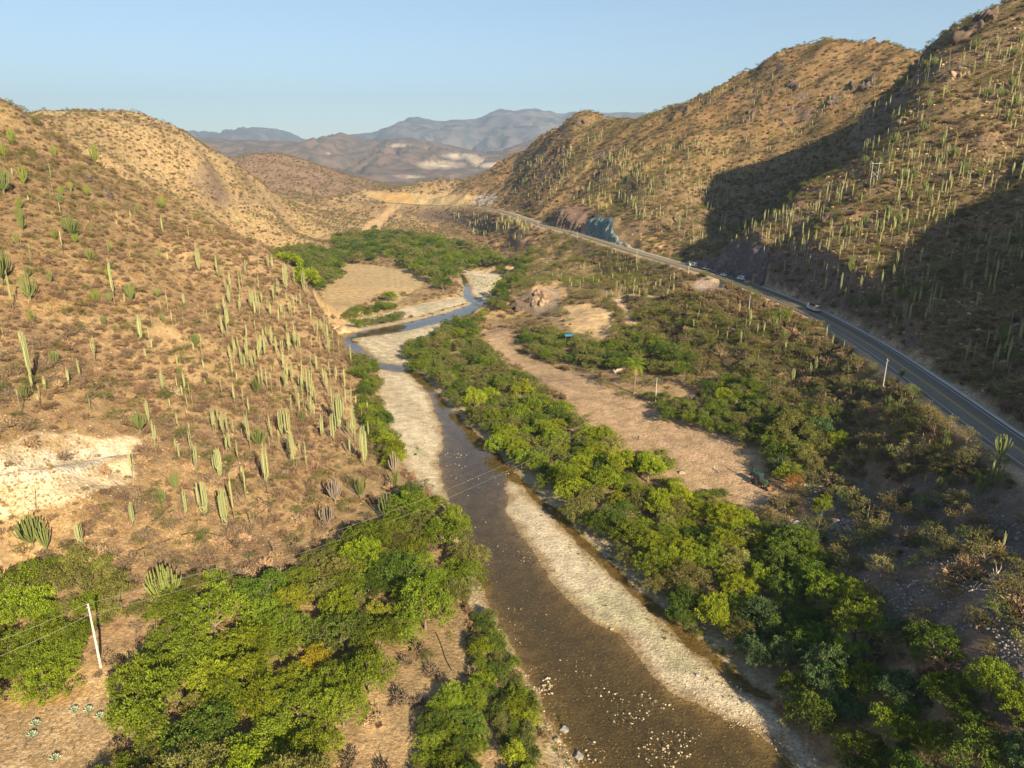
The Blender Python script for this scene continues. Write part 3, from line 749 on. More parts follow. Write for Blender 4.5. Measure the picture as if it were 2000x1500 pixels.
# bare, thorny shrubs: forking twigs
def make_twigs(seed, nmain=13, w=0.030, droop=0.0, spread=1.0, leafy=0, lvl3=6):
    g = np.random.default_rng(seed); segs = []
    for k in range(nmain):
        a = g.uniform(0, 2 * math.pi); el = g.uniform(0.35, 1.25)
        d = np.array([math.cos(a) * math.cos(el) * spread, math.sin(a) * math.cos(el) * spread, math.sin(el)])
        p0 = np.array([g.normal() * 0.03, g.normal() * 0.03, -0.05]); p1 = p0 + d * g.uniform(0.35, 0.55)
        segs.append((p0, p1, w * 1.6, 0.35))
        for j in range(5):
            d2 = d + g.normal(size=3) * 0.5; d2[2] = abs(d2[2]) * 0.7 + 0.05; d2 /= np.linalg.norm(d2)
            s = p0 + (p1 - p0) * g.uniform(0.35, 1); p2 = s + d2 * g.uniform(0.25, 0.45)
            segs.append((s, p2, w, 0.45))
            for l in range(lvl3):
                d3 = d2 + g.normal(size=3) * 0.75; d3 /= np.linalg.norm(d3)
                s3 = s + (p2 - s) * g.uniform(0.3, 1); p3 = s3 + d3 * g.uniform(0.14, 0.30)
                segs.append((s3, p3, w * 0.75, g.uniform(0.3, 1)))
    A = np.array([s[0] for s in segs]); B = np.array([s[1] for s in segs]); W = np.array([s[2] for s in segs]); T = np.array([s[3] for s in segs])
    D = B - A; L_ = np.linalg.norm(D, axis=1); 
    nr = g.normal(size=A.shape); S = np.cross(D, nr); S /= np.linalg.norm(S, axis=1)[:, None]
    S = S * W[:, None]
    V = np.stack([A - S, A + S, B + S * 0.45, B - S * 0.45], 1).reshape(-1, 3)
    V = V * [1.0, 1.0, 0.95]
    V[:, 2] = np.maximum(V[:, 2], -0.05)
    return V, np.arange(len(V)).reshape(-1, 4), np.repeat(T, 4)
def twig_mesh(seed, mats=None, **kw):
    V, F, T = make_twigs(seed, **kw)
    return mesh_np('twigs', V, F, [mats or twig_mat], {'tone': ('POINT', T)})
TWIGS = [twig_mesh(41), twig_mesh(42, nmain=13, spread=1.2), twig_mesh(43, nmain=11, spread=0.9), twig_mesh(44, nmain=13, w=0.034)]

# ---------------------------------------------------------------- cacti
def arm(mb, x, y, ang, out, z0, z1, r, g, tone, sides=7, lean=0.0):
    """one column that leaves the trunk sideways and turns upright"""
    dx, dy = math.cos(ang), math.sin(ang)
    zb = z0 + out * 0.9
    pts = [(x, y, z0), (x + dx * out * 0.45, y + dy * out * 0.45, z0 + out * 0.22), (x + dx * out * 0.9, y + dy * out * 0.9, z0 + out * 0.6), (x + dx * out, y + dy * out, zb + out * 0.3)]
    for q in (0.5, 1.0):
        z = zb + out * 0.3 + (z1 - zb - out * 0.3) * q
        pts.append((x + dx * (out + lean * (z - zb)), y + dy * (out + lean * (z - zb)), z))
    mb.tube(pts, [r * 0.6, r * 0.75, r * 0.9, r, r * 1.05, r * 0.8], sides, tone)
def cactus_columns(seed, nar, h=8.0, w=0.9, trunk=0.28, r=0.118):
    """a short trunk carrying close-set upright columns"""
    g = np.random.default_rng(seed); tr = MB(); ar = MB()
    tr.tube([(0, 0, -0.6), (0, 0, h * trunk * 0.5), (0, 0, h * trunk)], [r * 1.35, r * 1.15, r * 1.1], 7, 0.25)
    ar.tube([(0, 0, h * trunk), (0.03, 0, h * 0.7), (0.0, 0.02, h * g.uniform(0.9, 1.0))], [r * 1.1, r * 1.1, r * 0.85], 7, 0.55)
    for k in range(nar):
        a = g.uniform(0, 2 * math.pi); o = w * math.sqrt(g.uniform(0.08, 1)); z0 = h * trunk * g.uniform(0.6, 1.9)
        arm(ar, 0, 0, a, o, z0, h * g.uniform(0.66, 1.0), r * g.uniform(0.75, 1.0), g, g.uniform(0.3, 0.9))
    return tr, ar
def cactus_candelabra(seed, nar, h=5.0, w=2.2, r=0.11):
    """a low trunk with many arms that curve outward then up"""
    g = np.random.default_rng(seed); tr = MB(); ar = MB()
    tr.tube([(0, 0, -0.5), (0.03, 0, h * 0.12), (0, 0.03, h * 0.25)], [r * 2.2, r * 1.9, r * 1.6], 7, 0.2)
    for k in range(nar):
        a = k * 2.399 + g.normal() * 0.2; f = math.sqrt((k + 0.5) / nar); o = w * f * g.uniform(0.85, 1.1)
        z0 = h * (0.22 - 0.08 * f); top = h * (1.0 - 0.38 * f * f) * g.uniform(0.88, 1.08)
        dx, dy = math.cos(a), math.sin(a); t_ = g.uniform(0.3, 0.95)
        pts = [(0, 0, z0), (dx * o * 0.4, dy * o * 0.4, z0 + 0.12 * h), (dx * o * 0.78, dy * o * 0.78, z0 + 0.28 * h), (dx * o * 0.95, dy * o * 0.95, z0 + 0.45 * h), (dx * o * 1.03, dy * o * 1.03, max(top, z0 + 0.55 * h))]
        ar.tube(pts, [r * 0.8, r * 0.85, r * 0.95, r, r * 0.8], 6, t_)
    return tr, ar
def cactus_meshes(fn, *a, **k):
    tr, ar = fn(*a, **k)
    both = MB(); both.v = tr.v + ar.v; both.t = tr.t + ar.t; both.f = []
    off = 0; both.f = tr.f + [f + tr.n for f in ar.f]; both.n = tr.n + ar.n
    return both.build('columns', cactus_mat, True), tr.build('trunk', cactus_mat, True), ar.build('arms', cactus_mat, True)
COLS = [cactus_meshes(cactus_columns, 61, 7), cactus_meshes(cactus_columns, 62, 10, w=0.8), cactus_meshes(cactus_columns, 63, 5, w=0.5), cactus_meshes(cactus_columns, 64, 14, w=1.25, trunk=0.2)]
SLIM = [cactus_meshes(cactus_columns, 71, 0), cactus_meshes(cactus_columns, 72, 1, w=0.35, trunk=0.5), cactus_meshes(cactus_columns, 73, 2, w=0.4, trunk=0.45)]
CAND = [cactus_meshes(cactus_candelabra, 81, 26), cactus_meshes(cactus_candelabra, 82, 18, w=1.8), cactus_meshes(cactus_candelabra, 83, 34, w=2.4), cactus_meshes(cactus_candelabra, 84, 14, w=1.5)]
_low = {}

# ---------------------------------------------------------------- where plants may stand
def visible(x, y, z, eye=(0, 0, CAM_Z), tol=3.5):
    ok = np.ones(x.shape, bool)
    for s in np.linspace(0.06, 0.985, 60):
        X = eye[0] + (x - eye[0]) * s; Y = eye[1] + (y - eye[1]) * s; Z = eye[2] + (z - eye[2]) * s
        ok &= Z > H(X, Y) - tol * (0.3 + s)
    return ok
FIELDS = [[(560,545),(650,512),(700,515),(800,528),(840,545),(800,575),(740,575),(700,600),(640,620),(600,600)],
    [(940,650),(990,640),(1010,690),(1080,715),(1150,745),(1230,785),(1320,815),(1420,855),(1470,900),(1500,950),(1510,1000),(1450,1010),(1380,970),(1300,930),(1240,890),(1200,850),(1130,800),(1040,740),(1010,715),(960,680)],
    [(-200,1370),(60,1350),(200,1330),(290,1320),(300,1400),(190,1500),(100,1600),(-200,1600)],
    [(1105,602),(1150,596),(1200,614),(1210,640),(1180,655),(1120,648)]]
CUTS = [[(700,372),(745,376),(860,380),(935,382),(930,400),(860,404),(760,400),(735,390)], [(770,402),(782,402),(740,450),(705,452),(712,440)],
    [(1165,462),(1172,430),(1200,424),(1255,455),(1250,492),(1190,475)], [(1080,440),(1090,412),(1130,408),(1165,430),(1160,455),(1120,452)], [(1385,540),(1405,505),(1450,485),(1490,510),(1498,565),(1440,560)],
    [(1360,545),(1405,550),(1430,572),(1350,578)], [(1035,565),(1090,560),(1095,600),(1050,622),(1020,606)]]
def sites(spacing, y0, y1, xk=0.80, x0=14, seed=0):
    g = np.random.default_rng(seed)
    W_ = xk * y1 + x0
    gx = np.arange(-W_, W_, spacing); gy = np.arange(y0, y1, spacing)
    X, Y = np.meshgrid(gx, gy); X = X + g.uniform(-0.48, 0.48, X.shape) * spacing; Y = Y + g.uniform(-0.48, 0.48, Y.shape) * spacing
    X, Y = X.ravel(), Y.ravel()
    m = np.abs(X) < xk * Y + x0; X, Y = X[m], Y[m]
    Z = H(X, Y)
    return X, Y, Z
def open_ground(X, Y, Z, river=1.5, roadw=7.5, fields=True, bars=True, quarry=0.12):
    PX, PY, D = project(X, Y, Z)
    ok = (PX > -260) & (PX < 2260) & (PY < 1800)
    dw = np.minimum(seg_dist(X, Y, WATER), seg_dist(X, Y, WATER2))
    ok &= ~(in_poly(X, Y, WATER) | in_poly(X, Y, WATER2)) & (dw > river)
    if bars:
        for b in BARS: ok &= ~in_poly(X, Y, b)
    rd, _, _ = road_info(X, Y); ok &= rd > roadw
    for T in TRACKS: ok &= seg_dist(X, Y, T, closed=False) > 2.2
    if fields:
        for f in FIELDS: ok &= ~(in_poly(PX, PY, f) & (Z < 14))
    for f in CUTS: ok &= ~(in_poly(PX, PY, f) & (Y > 240))
    q = in_poly(PX, PY, QUARRY) & (Y < 170)
    ok &= ~q | (hash2((X * 7).astype(int), (Y * 7).astype(int), 5) < quarry)
    return ok, PX, PY, D

# ---------------------------------------------------------------- masses too many to count: one object each, scattered by geometry nodes
def source(name, mesh, mat=None):
    if mat is not None:
        mesh = mesh.copy(); mesh.materials.clear(); mesh.materials.append(mat)
    return bpy.data.objects.new(name, mesh)          # never linked: only the scatter refers to it
def scatter_stuff(name, X, Y, Z, S, variants, label, cat, SZ=None, tilt=0.0, seed=0):
    if len(X) == 0: return
    g = np.random.default_rng(seed + 900); n_ = len(X)
    me = bpy.data.meshes.new(name); me.vertices.add(n_); me.vertices.foreach_set('co', np.stack([X, Y, Z], 1).astype(np.float32).ravel())
    SZ = S if SZ is None else SZ
    a = me.attributes.new('size', 'FLOAT_VECTOR', 'POINT'); a.data.foreach_set('vector', np.stack([S, S, SZ], 1).astype(np.float32).ravel())
    a = me.attributes.new('turn', 'FLOAT_VECTOR', 'POINT'); a.data.foreach_set('vector', np.stack([g.normal(size=n_) * tilt, g.normal(size=n_) * tilt, g.uniform(0, 6.28, n_)], 1).astype(np.float32).ravel())
    a = me.attributes.new('pick', 'INT', 'POINT'); a.data.foreach_set('value', g.integers(0, len(variants), n_).astype(np.int32))
    ng = bpy.data.node_groups.new(name, 'GeometryNodeTree')
    ng.interface.new_socket('Geometry', in_out='INPUT', socket_type='NodeSocketGeometry'); ng.interface.new_socket('Geometry', in_out='OUTPUT', socket_type='NodeSocketGeometry')
    N, L = ng.nodes, ng.links
    gi, go = N.new('NodeGroupInput'), N.new('NodeGroupOutput')
    m2p = N.new('GeometryNodeMeshToPoints'); L.new(gi.outputs[0], m2p.inputs[0])
    iop = N.new('GeometryNodeInstanceOnPoints'); L.new(m2p.outputs[0], iop.inputs['Points'])
    jn = N.new('GeometryNodeJoinGeometry')
    for v in reversed(variants):
        ob = N.new('GeometryNodeObjectInfo'); ob.inputs['Object'].default_value = v; ob.inputs['As Instance'].default_value = True
        L.new(ob.outputs['Geometry'], jn.inputs[0])
    L.new(jn.outputs[0], iop.inputs['Instance']); iop.inputs['Pick Instance'].default_value = True
    def attr(nm, ty, sock):
        t = N.new('GeometryNodeInputNamedAttribute'); t.data_type = ty; t.inputs[0].default_value = nm
        L.new(t.outputs[0], iop.inputs[sock])
    attr('pick', 'INT', 'Instance Index'); attr('turn', 'FLOAT_VECTOR', 'Rotation'); attr('size', 'FLOAT_VECTOR', 'Scale')
    L.new(iop.outputs[0], go.inputs[0])
    o = link(name, me, kind='stuff', label=label, category=cat)
    md = o.modifiers.new('scatter', 'NODES'); md.node_group = ng
    return o

GROUPS = {}
def place_plain(name, mesh, x, y, z, s, sz, rz, color, label, cat, group=None, tilt=(0, 0)):
    o = link(name, mesh, None, (x, y, z), (tilt[0], tilt[1], rz), (s, s, sz), label=label, category=cat, group=group)
    o.color = (*color, 1)
    return o
def place_tree(name, pair, x, y, z, s, sz, rz, color, label, cat, group=None):
    o = link(name, None, None, (x, y, z), (0, 0, rz), None, label=label, category=cat, group=group)
    c = link('crown', pair[0], o, None, None, (s, s, sz)); c.color = (*color, 1)
    t = link('trunk', pair[1], o, None, None, (s, s, sz))
    return o
def jit(c, g, a=0.16):
    k = 1 + g.normal() * a
    return tuple(float(np.clip(v * k * (1 + g.normal() * a * 0.18), 0.004, 0.9)) for v in c)
G = np.random.default_rng(2024)
LIME, GREEN, DARK, OLIVE, YEL, RUST, BLUEG = (0.225,0.270,0.018), (0.165,0.215,0.020), (0.098,0.150,0.022), (0.185,0.185,0.050), (0.36,0.29,0.022), (0.34,0.14,0.03), (0.085,0.135,0.050)
NAMES = {LIME: 'lime green', GREEN: 'mid green', DARK: 'dark green', OLIVE: 'olive', YEL: 'yellowing', RUST: 'rust orange', BLUEG: 'blue-green'}

# ---- trees one can name
SPECIAL = [ # px, py of crown centre, crown radius m, height factor, colour, set, label
    (362,1290,5.6,1.0,GREEN,BIG,'broad feathery tree with yellow-green crown beside the tan field and white pole'),
    (745,1195,3.4,1.2,(0.24,0.25,0.03),BIG,'yellow-green round tree in the middle of the lower left thicket'),
    (617,1295,2.7,1.2,YEL,MID,'small yellow leafed tree among dark trees of the lower left thicket'),
    (400,1440,6.0,1.0,DARK,BIG,'very broad dark green tree at the bottom edge beside the field shadow'),
    (160,1135,3.9,1.2,OLIVE,BIG,'olive tree with a bright green top standing below the cacti on the left slope'),
    (60,1290,4.2,1.1,GREEN,BIG,'dark leafy tree at the left edge left of the white pole'),
    (128,1280,3.6,1.1,GREEN,BIG,'leafy green tree touching the left side of the white pole'),
    (1552,945,2.8,1.6,RUST,SPARSE,'tree with rust orange top and bare pale stem beside the tractor'),
    (1607,992,2.6,1.7,(0.22,0.25,0.02),MID,'round yellow-green tree on the stony shaded slope'),
    (1640,860,2.9,1.5,LIME,MID,'lime green small tree standing alone above the stony slope'),
    (1565,870,3.2,1.8,(0.16,0.18,0.05),MID,'tall pale green tree above the shaded gully edge'),
    (1413,765,3.6,1.5,LIME,BIG,'bright green spreading tree with dark bare branches under it, right of the sandy field'),
    (1465,775,2.6,1.4,LIME,MID,'bright green tree just right of the spreading one beyond the sandy field'),
    (760,575,5.4,1.4,GREEN,BIG,'spreading green tree at the near edge of the far ploughed field'),
    (865,553,6.8,1.2,DARK,BIG,'large dense tree at the bend of the gravel bar in the far valley'),
    (732,443,4.5,1.4,DARK,MID,'lone round dark tree at the foot of the far landslip'),
    (942,612,3.0,1.4,LIME,MID,'bright green bush on the tip of the bank where the river bends'),
    (1540,1190,3.2,1.4,(0.15,0.2,0.03),BIG,'sunlit pale green tree standing out of the shaded riverside wood'),
    (1630,1205,2.8,1.5,(0.14,0.15,0.02),BIG,'olive-yellow tree beside the pale sunlit one in the shaded wood'),
    (1555,1340,3.0,1.6,(0.13,0.16,0.02),BIG,'sunlit tree over the dark channel at the lower right'),
    (1600,1050,2.0,1.0,BLUEG,MID,'blue-green round bush at the foot of the stony slope'),
    (1500,1165,2.2,1.1,OLIVE,SPARSE,'thin olive tree with pale dead branch in the riverside wood'),
    (1830,1440,3.2,1.3,GREEN,BIG,'dim green tree in the shade at the bottom right corner'),
    (1760,1480,2.6,1.3,(0.10,0.16,0.03),BIG,'feathery tree in shade left of the bottom right corner'),
    (715,800,3.6,1.2,LIME,MID,'vivid green shrub tree between the cactus slope and the white gravel'),
    (1890,850,3.0,1.2,(0.22,0.19,0.08),SPARSE,'dry fine-twigged tree on the bank below the highway bend'),
]
taken = []
def foot_for_crown(px, py, R_, hf):
    p = ground_at(px, py, lift=R_ * hf * 0.62)
    return p
for px, py, R_, hf, colr, fam, lab in SPECIAL:
    p = foot_for_crown(px, py, R_, hf)
    if p is None: continue
    z = Hs(p[0], p[1])
    place_tree('tree', fam[G.integers(len(fam))], p[0], p[1], z, R_, R_ * hf, G.uniform(0, 6.28), jit(colr, G, 0.05), lab, 'tree')
    taken.append((p[0], p[1], R_))

# ---- woods by the water: canopies traced as areas, filled tree by tree
WOODS = [
    # polygon, radius range, height factor, palette, weight, where, ymax
    ([(190,1540),(290,1400),(275,1330),(290,1240),(400,1200),(520,1130),(620,1085),(740,1030),(800,960),(850,965),(890,1000),(928,1100),(922,1150),(880,1172),(830,1180),(795,1240),(740,1295),(690,1390),(590,1540)],
      (2.7,4.6), (1.0,1.35), [LIME,GREEN,GREEN,DARK,GREEN,OLIVE,LIME], 'in the lower left thicket', 190, BIG),
    ([(-120,1200),(0,1180),(110,1160),(150,1230),(150,1300),(80,1335),(0,1345),(-120,1360)], (2.6,4.0), (1.0,1.2), [GREEN,GREEN,DARK], 'at the left edge beside the white pole', 150, BIG),
    ([(20,1120),(120,1085),(220,1095),(240,1170),(380,1150),(440,1130),(470,1170),(360,1220),(250,1210),(180,1190),(60,1180),(-60,1170)], (1.8,3.0), (1.0,1.25), [OLIVE,GREEN,OLIVE], 'on low ground under the cactus slope', 150, MID),
    ([(925,1205),(955,1200),(1005,1290),(1050,1395),(1045,1540),(985,1540),(975,1400),(940,1320)], (1.15,1.8), (1.1,1.4), [GREEN,LIME,GREEN], 'on the left river bank by the boulders', 120, MID),
    ([(845,1365),(930,1340),(950,1420),(900,1540),(800,1540)], (1.4,2.2), (1.1,1.4), [GREEN,DARK,GREEN], 'on the sandy clearing left of the boulders', 120, BIG),
    ([(690,690),(725,700),(745,760),(760,830),(785,860),(770,895),(730,860),(708,790),(700,740)], (2.0,3.0), (1.0,1.3), [LIME,LIME,GREEN], 'along the foot of the cactus slope by white gravel', 330, MID),
    ([(790,665),(880,622),(940,612),(930,650),(960,690),(1015,725),(1085,775),(1130,820),(1190,850),(1160,900),(1120,960),(1050,935),(1000,880),(920,815),(860,750),(795,700)],
      (2.4,3.8), (1.0,1.4), [LIME,LIME,GREEN,OLIVE,GREEN], 'on the right bank above the power line', 400, BIG),
    ([(1120,830),(1190,855),(1230,880),(1310,890),(1300,930),(1400,960),(1450,1000),(1500,1045),(1490,1120),(1440,1240),(1380,1232),(1250,1130),(1130,1020),(1060,945)],
      (2.5,4.0), (1.0,1.4), [GREEN,OLIVE,GREEN,LIME,DARK,OLIVE], 'in the wood beside the gravel bar', 260, BIG),
    ([(1500,1045),(1550,1035),(1620,1110),(1700,1180),(1850,1260),(1900,1400),(1990,1540),(1620,1540),(1560,1400),(1500,1320),(1440,1240)], (2.5,3.8), (1.1,1.5), [DARK,GREEN,DARK,BLUEG], 'in the shaded wood at the lower right', 170, BIG),
    ([(1830,1270),(1950,1330),(2060,1400),(2060,1540),(1880,1540),(1840,1420)], (2.6,3.6), (1.2,1.6), [DARK,GREEN,DARK,BLUEG], 'in the bottom right corner', 150, BIG),
    ([(1020,640),(1070,640),(1120,660),(1180,672),(1240,650),(1330,672),(1360,700),(1340,725),(1250,712),(1150,705),(1060,692),(1020,665)], (2.6,3.8), (0.9,1.2), [GREEN,OLIVE,DARK,OLIVE], 'on the flat between the field and the dirt track', 400, MID),
    ([(1265,765),(1330,785),(1385,795),(1380,750),(1440,730),(1500,765),(1520,800),(1500,870),(1440,850),(1380,825),(1290,805)], (1.5,2.8), (1.0,1.4), [LIME,GREEN,OLIVE,BLUEG,YEL], 'along the right margin of the sandy field', 320, MID),
    ([(1500,800),(1620,800),(1600,900),(1540,930),(1500,880)], (2.0,3.0), (1.2,1.6), [OLIVE,BLUEG,GREEN], 'at the mouth of the shaded gully', 300, MID),
    ([(535,490),(600,478),(655,490),(665,530),(620,560),(575,535)], (4.0,6.0), (0.8,1.1), [GREEN,DARK,LIME], 'behind the cactus slope left of the far field', 800, MID),
    ([(650,460),(700,452),(760,450),(850,458),(920,478),(950,500),(900,515),(830,500),(780,490),(700,505),(655,500)], (4.0,6.5), (0.9,1.2), [GREEN,DARK,OLIVE,GREEN,LIME], 'in the far valley grove behind the field', 1000, MID),
    ([(780,490),(860,480),(950,490),(1000,515),(985,535),(900,530),(850,535),(790,520)], (4.5,6.5), (0.9,1.3), [DARK,GREEN,OLIVE,GREEN], 'in the far valley grove above the gravel', 900, MID),
    ([(680,605),(740,595),(820,605),(760,622),(700,630),(670,620)], (2.5,3.6), (0.8,1.1), [DARK,GREEN,OLIVE], 'on the near edge of the far ploughed field', 600, MID),
    ([(965,530),(1010,505),(1040,490),(1030,520),(1000,550),(975,600),(945,610),(965,575)], (3.0,4.4), (0.9,1.2), [GREEN,LIME,DARK], 'between the far gravel bar and the knoll', 700, MID),
]
wood_list = []
for wi, (poly, (r0, r1), (h0, h1), pal, where, ymax, fam) in enumerate(WOODS):
    xs = [p[0] for p in poly]; ys = [p[1] for p in poly]; cx, cy = sum(xs) / len(xs), sum(ys) / len(ys)
    r0, r1 = r0 * 1.22, r1 * 1.28
    farw = ymax >= 700; packing = 0.68 if farw else 0.53
    for tr_ in range(1300):
        px, py = G.uniform(min(xs), max(xs)), G.uniform(min(ys), max(ys))
        if not in_poly([px], [py], poly)[0]: continue
        R_ = G.uniform(r0, r1) * (1 if tr_ < 800 else 0.75); hf = G.uniform(h0, h1) * (G.uniform(0.9, 1.5) if farw else G.uniform(1.0, 1.3))
        p = ground_at(px, py, lift=R_ * hf * 0.62)
        if p is None or p[1] > ymax: continue
        x, y = p[0], p[1]
        if any((x - a) ** 2 + (y - b) ** 2 < (packing * (R_ + c)) ** 2 for a, b, c in taken): continue
        wd = min(seg_dist(np.array([x]), np.array([y]), WATER)[0], seg_dist(np.array([x]), np.array([y]), WATER2)[0])
        if wd < 0.10 * R_ or in_poly([x], [y], WATER)[0] or in_poly([x], [y], WATER2)[0]: continue
        if any(in_poly([x], [y], b)[0] for b in BARS[:5]): continue
        if road_info(np.array([x]), np.array([y]))[0][0] < 5.5 + R_ * 0.7: continue
        ci = G.integers(len(pal)); D = project(x, y, p[2])[2]
        size = 'large' if R_ > r0 + 0.66 * (r1 - r0) else ('small' if R_ < r0 + 0.2 * (r1 - r0) else 'medium')
        hy, hx = max(ys) - min(ys), max(xs) - min(xs)
        pos = ('upper' if py < cy - hy * .15 else 'lower' if py > cy + hy * .15 else 'mid') + (' left' if px < cx - hx * .15 else ' right' if px > cx + hx * .15 else ' centre')
        taken.append((x, y, R_))
        wood_list.append((R_ / D, x, y, R_, hf, pal[ci], fam[G.integers(len(fam))], '%s %s tree, %s, %s' % (size, NAMES[pal[ci]], pos, where), Y_ if False else where))
wood_list.sort(key=lambda t: -t[0])
for sz, x, y, R_, hf, colr, pair, lab, where in wood_list[:300 - len(SPECIAL)]:
    place_tree('tree', pair, x, y, Hs(x, y), R_, R_ * hf, G.uniform(0, 6.28), jit(colr, G, 0.17), lab, 'tree', lab.replace('tree,', 'trees,'))
far_wood = wood_list[300 - len(SPECIAL):]
TK = np.array(taken)
def clear_of_trees(X, Y, k=0.75):
    ok = np.ones(len(X), bool)
    for a, b, c in taken: ok &= (X - a) ** 2 + (Y - b) ** 2 > (k * c) ** 2
    return ok

# ---- undergrowth of the woods, low green shrubs
TAN_T, PURP_T, OLV_T, GRN_T = (0.30,0.205,0.125), (0.165,0.120,0.082), (0.185,0.16,0.058), (0.125,0.155,0.034)
twA = plant_mat('scrub_brown', trans=0.0, spread=0.4, fixed=(0.125,0.082,0.055), fixed2=(0.25,0.17,0.105))
twB = plant_mat('scrub_olive', trans=0.2, spread=0.4, fixed=(0.20,0.175,0.06), fixed2=(0.135,0.14,0.042))
twC = plant_mat('scrub_green', trans=0.25, spread=0.4, fixed=(0.115,0.15,0.028), fixed2=(0.19,0.185,0.045))
twD = plant_mat('scrub_dark', trans=0.15, spread=0.4, fixed=(0.125,0.09,0.055), fixed2=(0.23,0.165,0.09))
far_cac = plant_mat("cactus_far", trans=0.0, spread=0.3, fixed=(0.27,0.28,0.12), fixed2=(0.38,0.38,0.19))
SRC_A = [source('brown_scrub', t, twA) for t in TWIGS]
SRC_A2 = [source('brown_scrub', t, twD) for t in TWIGS]
SRC_B = [source('olive_scrub', p[0], twB) for p in SPARSE]
SRC_C = [source('green_scrub', p[0], twC) for p in SPARSE]
fw1 = plant_mat('grove_green', trans=0.3, spread=0.5, fixed=(0.15,0.19,0.022), fixed2=(0.06,0.10,0.02))
fw2 = plant_mat('grove_olive', trans=0.3, spread=0.45, fixed=(0.17,0.16,0.055), fixed2=(0.13,0.155,0.04))
SRC_W = [source('grove_crown', p[0], m_) for p in MID[:3] for m_ in (fw1, fw2)]
for nm_, cond in (('nearer', lambda t: t[2] < 330), ('farther', lambda t: t[2] >= 330)):
    q = [t for t in far_wood if cond(t)]
    if q:
        A_ = np.array([(t[1], t[2], t[3], t[3] * t[4]) for t in q])
        scatter_stuff('grove', A_[:, 0], A_[:, 1], H(A_[:, 0], A_[:, 1]), A_[:, 2], SRC_W, 'merging small green crowns of the %s valley groves' % nm_, 'grove', SZ=A_[:, 3], seed=8)
# small stones and grass tufts
def stone_mesh(seed, sub=1, mat=None, flat=0.6):
    g = np.random.default_rng(seed); import bmesh
    bm = bmesh.new(); bmesh.ops.create_icosphere(bm, subdivisions=sub, radius=1.0)
    V = np.array([v.co[:] for v in bm.verts]); F = np.array([[v.index for v in f.verts] for f in bm.faces]); bm.free()
    for k in range(6):
        n_ = g.normal(size=3); n_ /= np.linalg.norm(n_); d = V @ n_; c = g.uniform(0.45, 0.8)
        V = V - np.maximum(d - c, 0)[:, None] * n_
    V = V * (1 + g.normal(size=(len(V), 1)) * 0.05) * [1, g.uniform(0.65, 0.95), flat * g.uniform(0.8, 1.2)]
    return mesh_np('stone', V, F, [mat], {'tone': ('POINT', g.uniform(0, 1, len(V)))})
pale_stone = plant_mat('pale_stone', trans=0, spread=0.3, rough=0.85, fixed=(0.50,0.42,0.29), fixed2=(0.27,0.21,0.14))
grey_stone = plant_mat('grey_stone', trans=0, spread=0.25, rough=0.85, fixed=(0.22,0.205,0.20), fixed2=(0.36,0.335,0.32))
brown_stone = plant_mat('brown_stone', trans=0, spread=0.25, rough=0.9, fixed=(0.33,0.215,0.13), fixed2=(0.46,0.34,0.225))
STONES = {k: [source('stone', stone_mesh(90 + i, 1, m)) for i in range(3)] for k, m in (('pale', pale_stone), ('grey', grey_stone), ('brown', brown_stone))}
def tuft_mesh(seed, n_=26, w=0.05, mat=None):
    g = np.random.default_rng(seed); a = g.uniform(0, 6.28, n_); el = g.uniform(0.5, 1.4, n_); L_ = g.uniform(0.5, 1.0, n_)
    D = np.stack([np.cos(a) * np.cos(el), np.sin(a) * np.cos(el), np.sin(el)], 1); P = g.normal(size=(n_, 3)) * [0.18, 0.18, 0]
    S = np.stack([-np.sin(a), np.cos(a), 0 * a], 1) * w
    V = np.stack([P - S, P + S, P + D * L_[:, None] + S * 0.2, P + D * L_[:, None] - S * 0.2], 1).reshape(-1, 3)
    return mesh_np('tuft', V, np.arange(4 * n_).reshape(-1, 4), [mat], {'tone': ('POINT', np.repeat(g.uniform(0, 1, n_), 4))})
straw = plant_mat('straw', trans=0.2, spread=0.35, fixed=(0.46,0.30,0.12), fixed2=(0.30,0.20,0.09))
reedm = plant_mat('reed', trans=0.25, spread=0.35, fixed=(0.15,0.20,0.03), fixed2=(0.24,0.23,0.05))
TUFT = [source('tuft', tuft_mesh(95 + i, mat=straw)) for i in range(2)]
REED = [source('reed', tuft_mesh(98 + i, 34, 0.06, mat=reedm)) for i in range(2)]

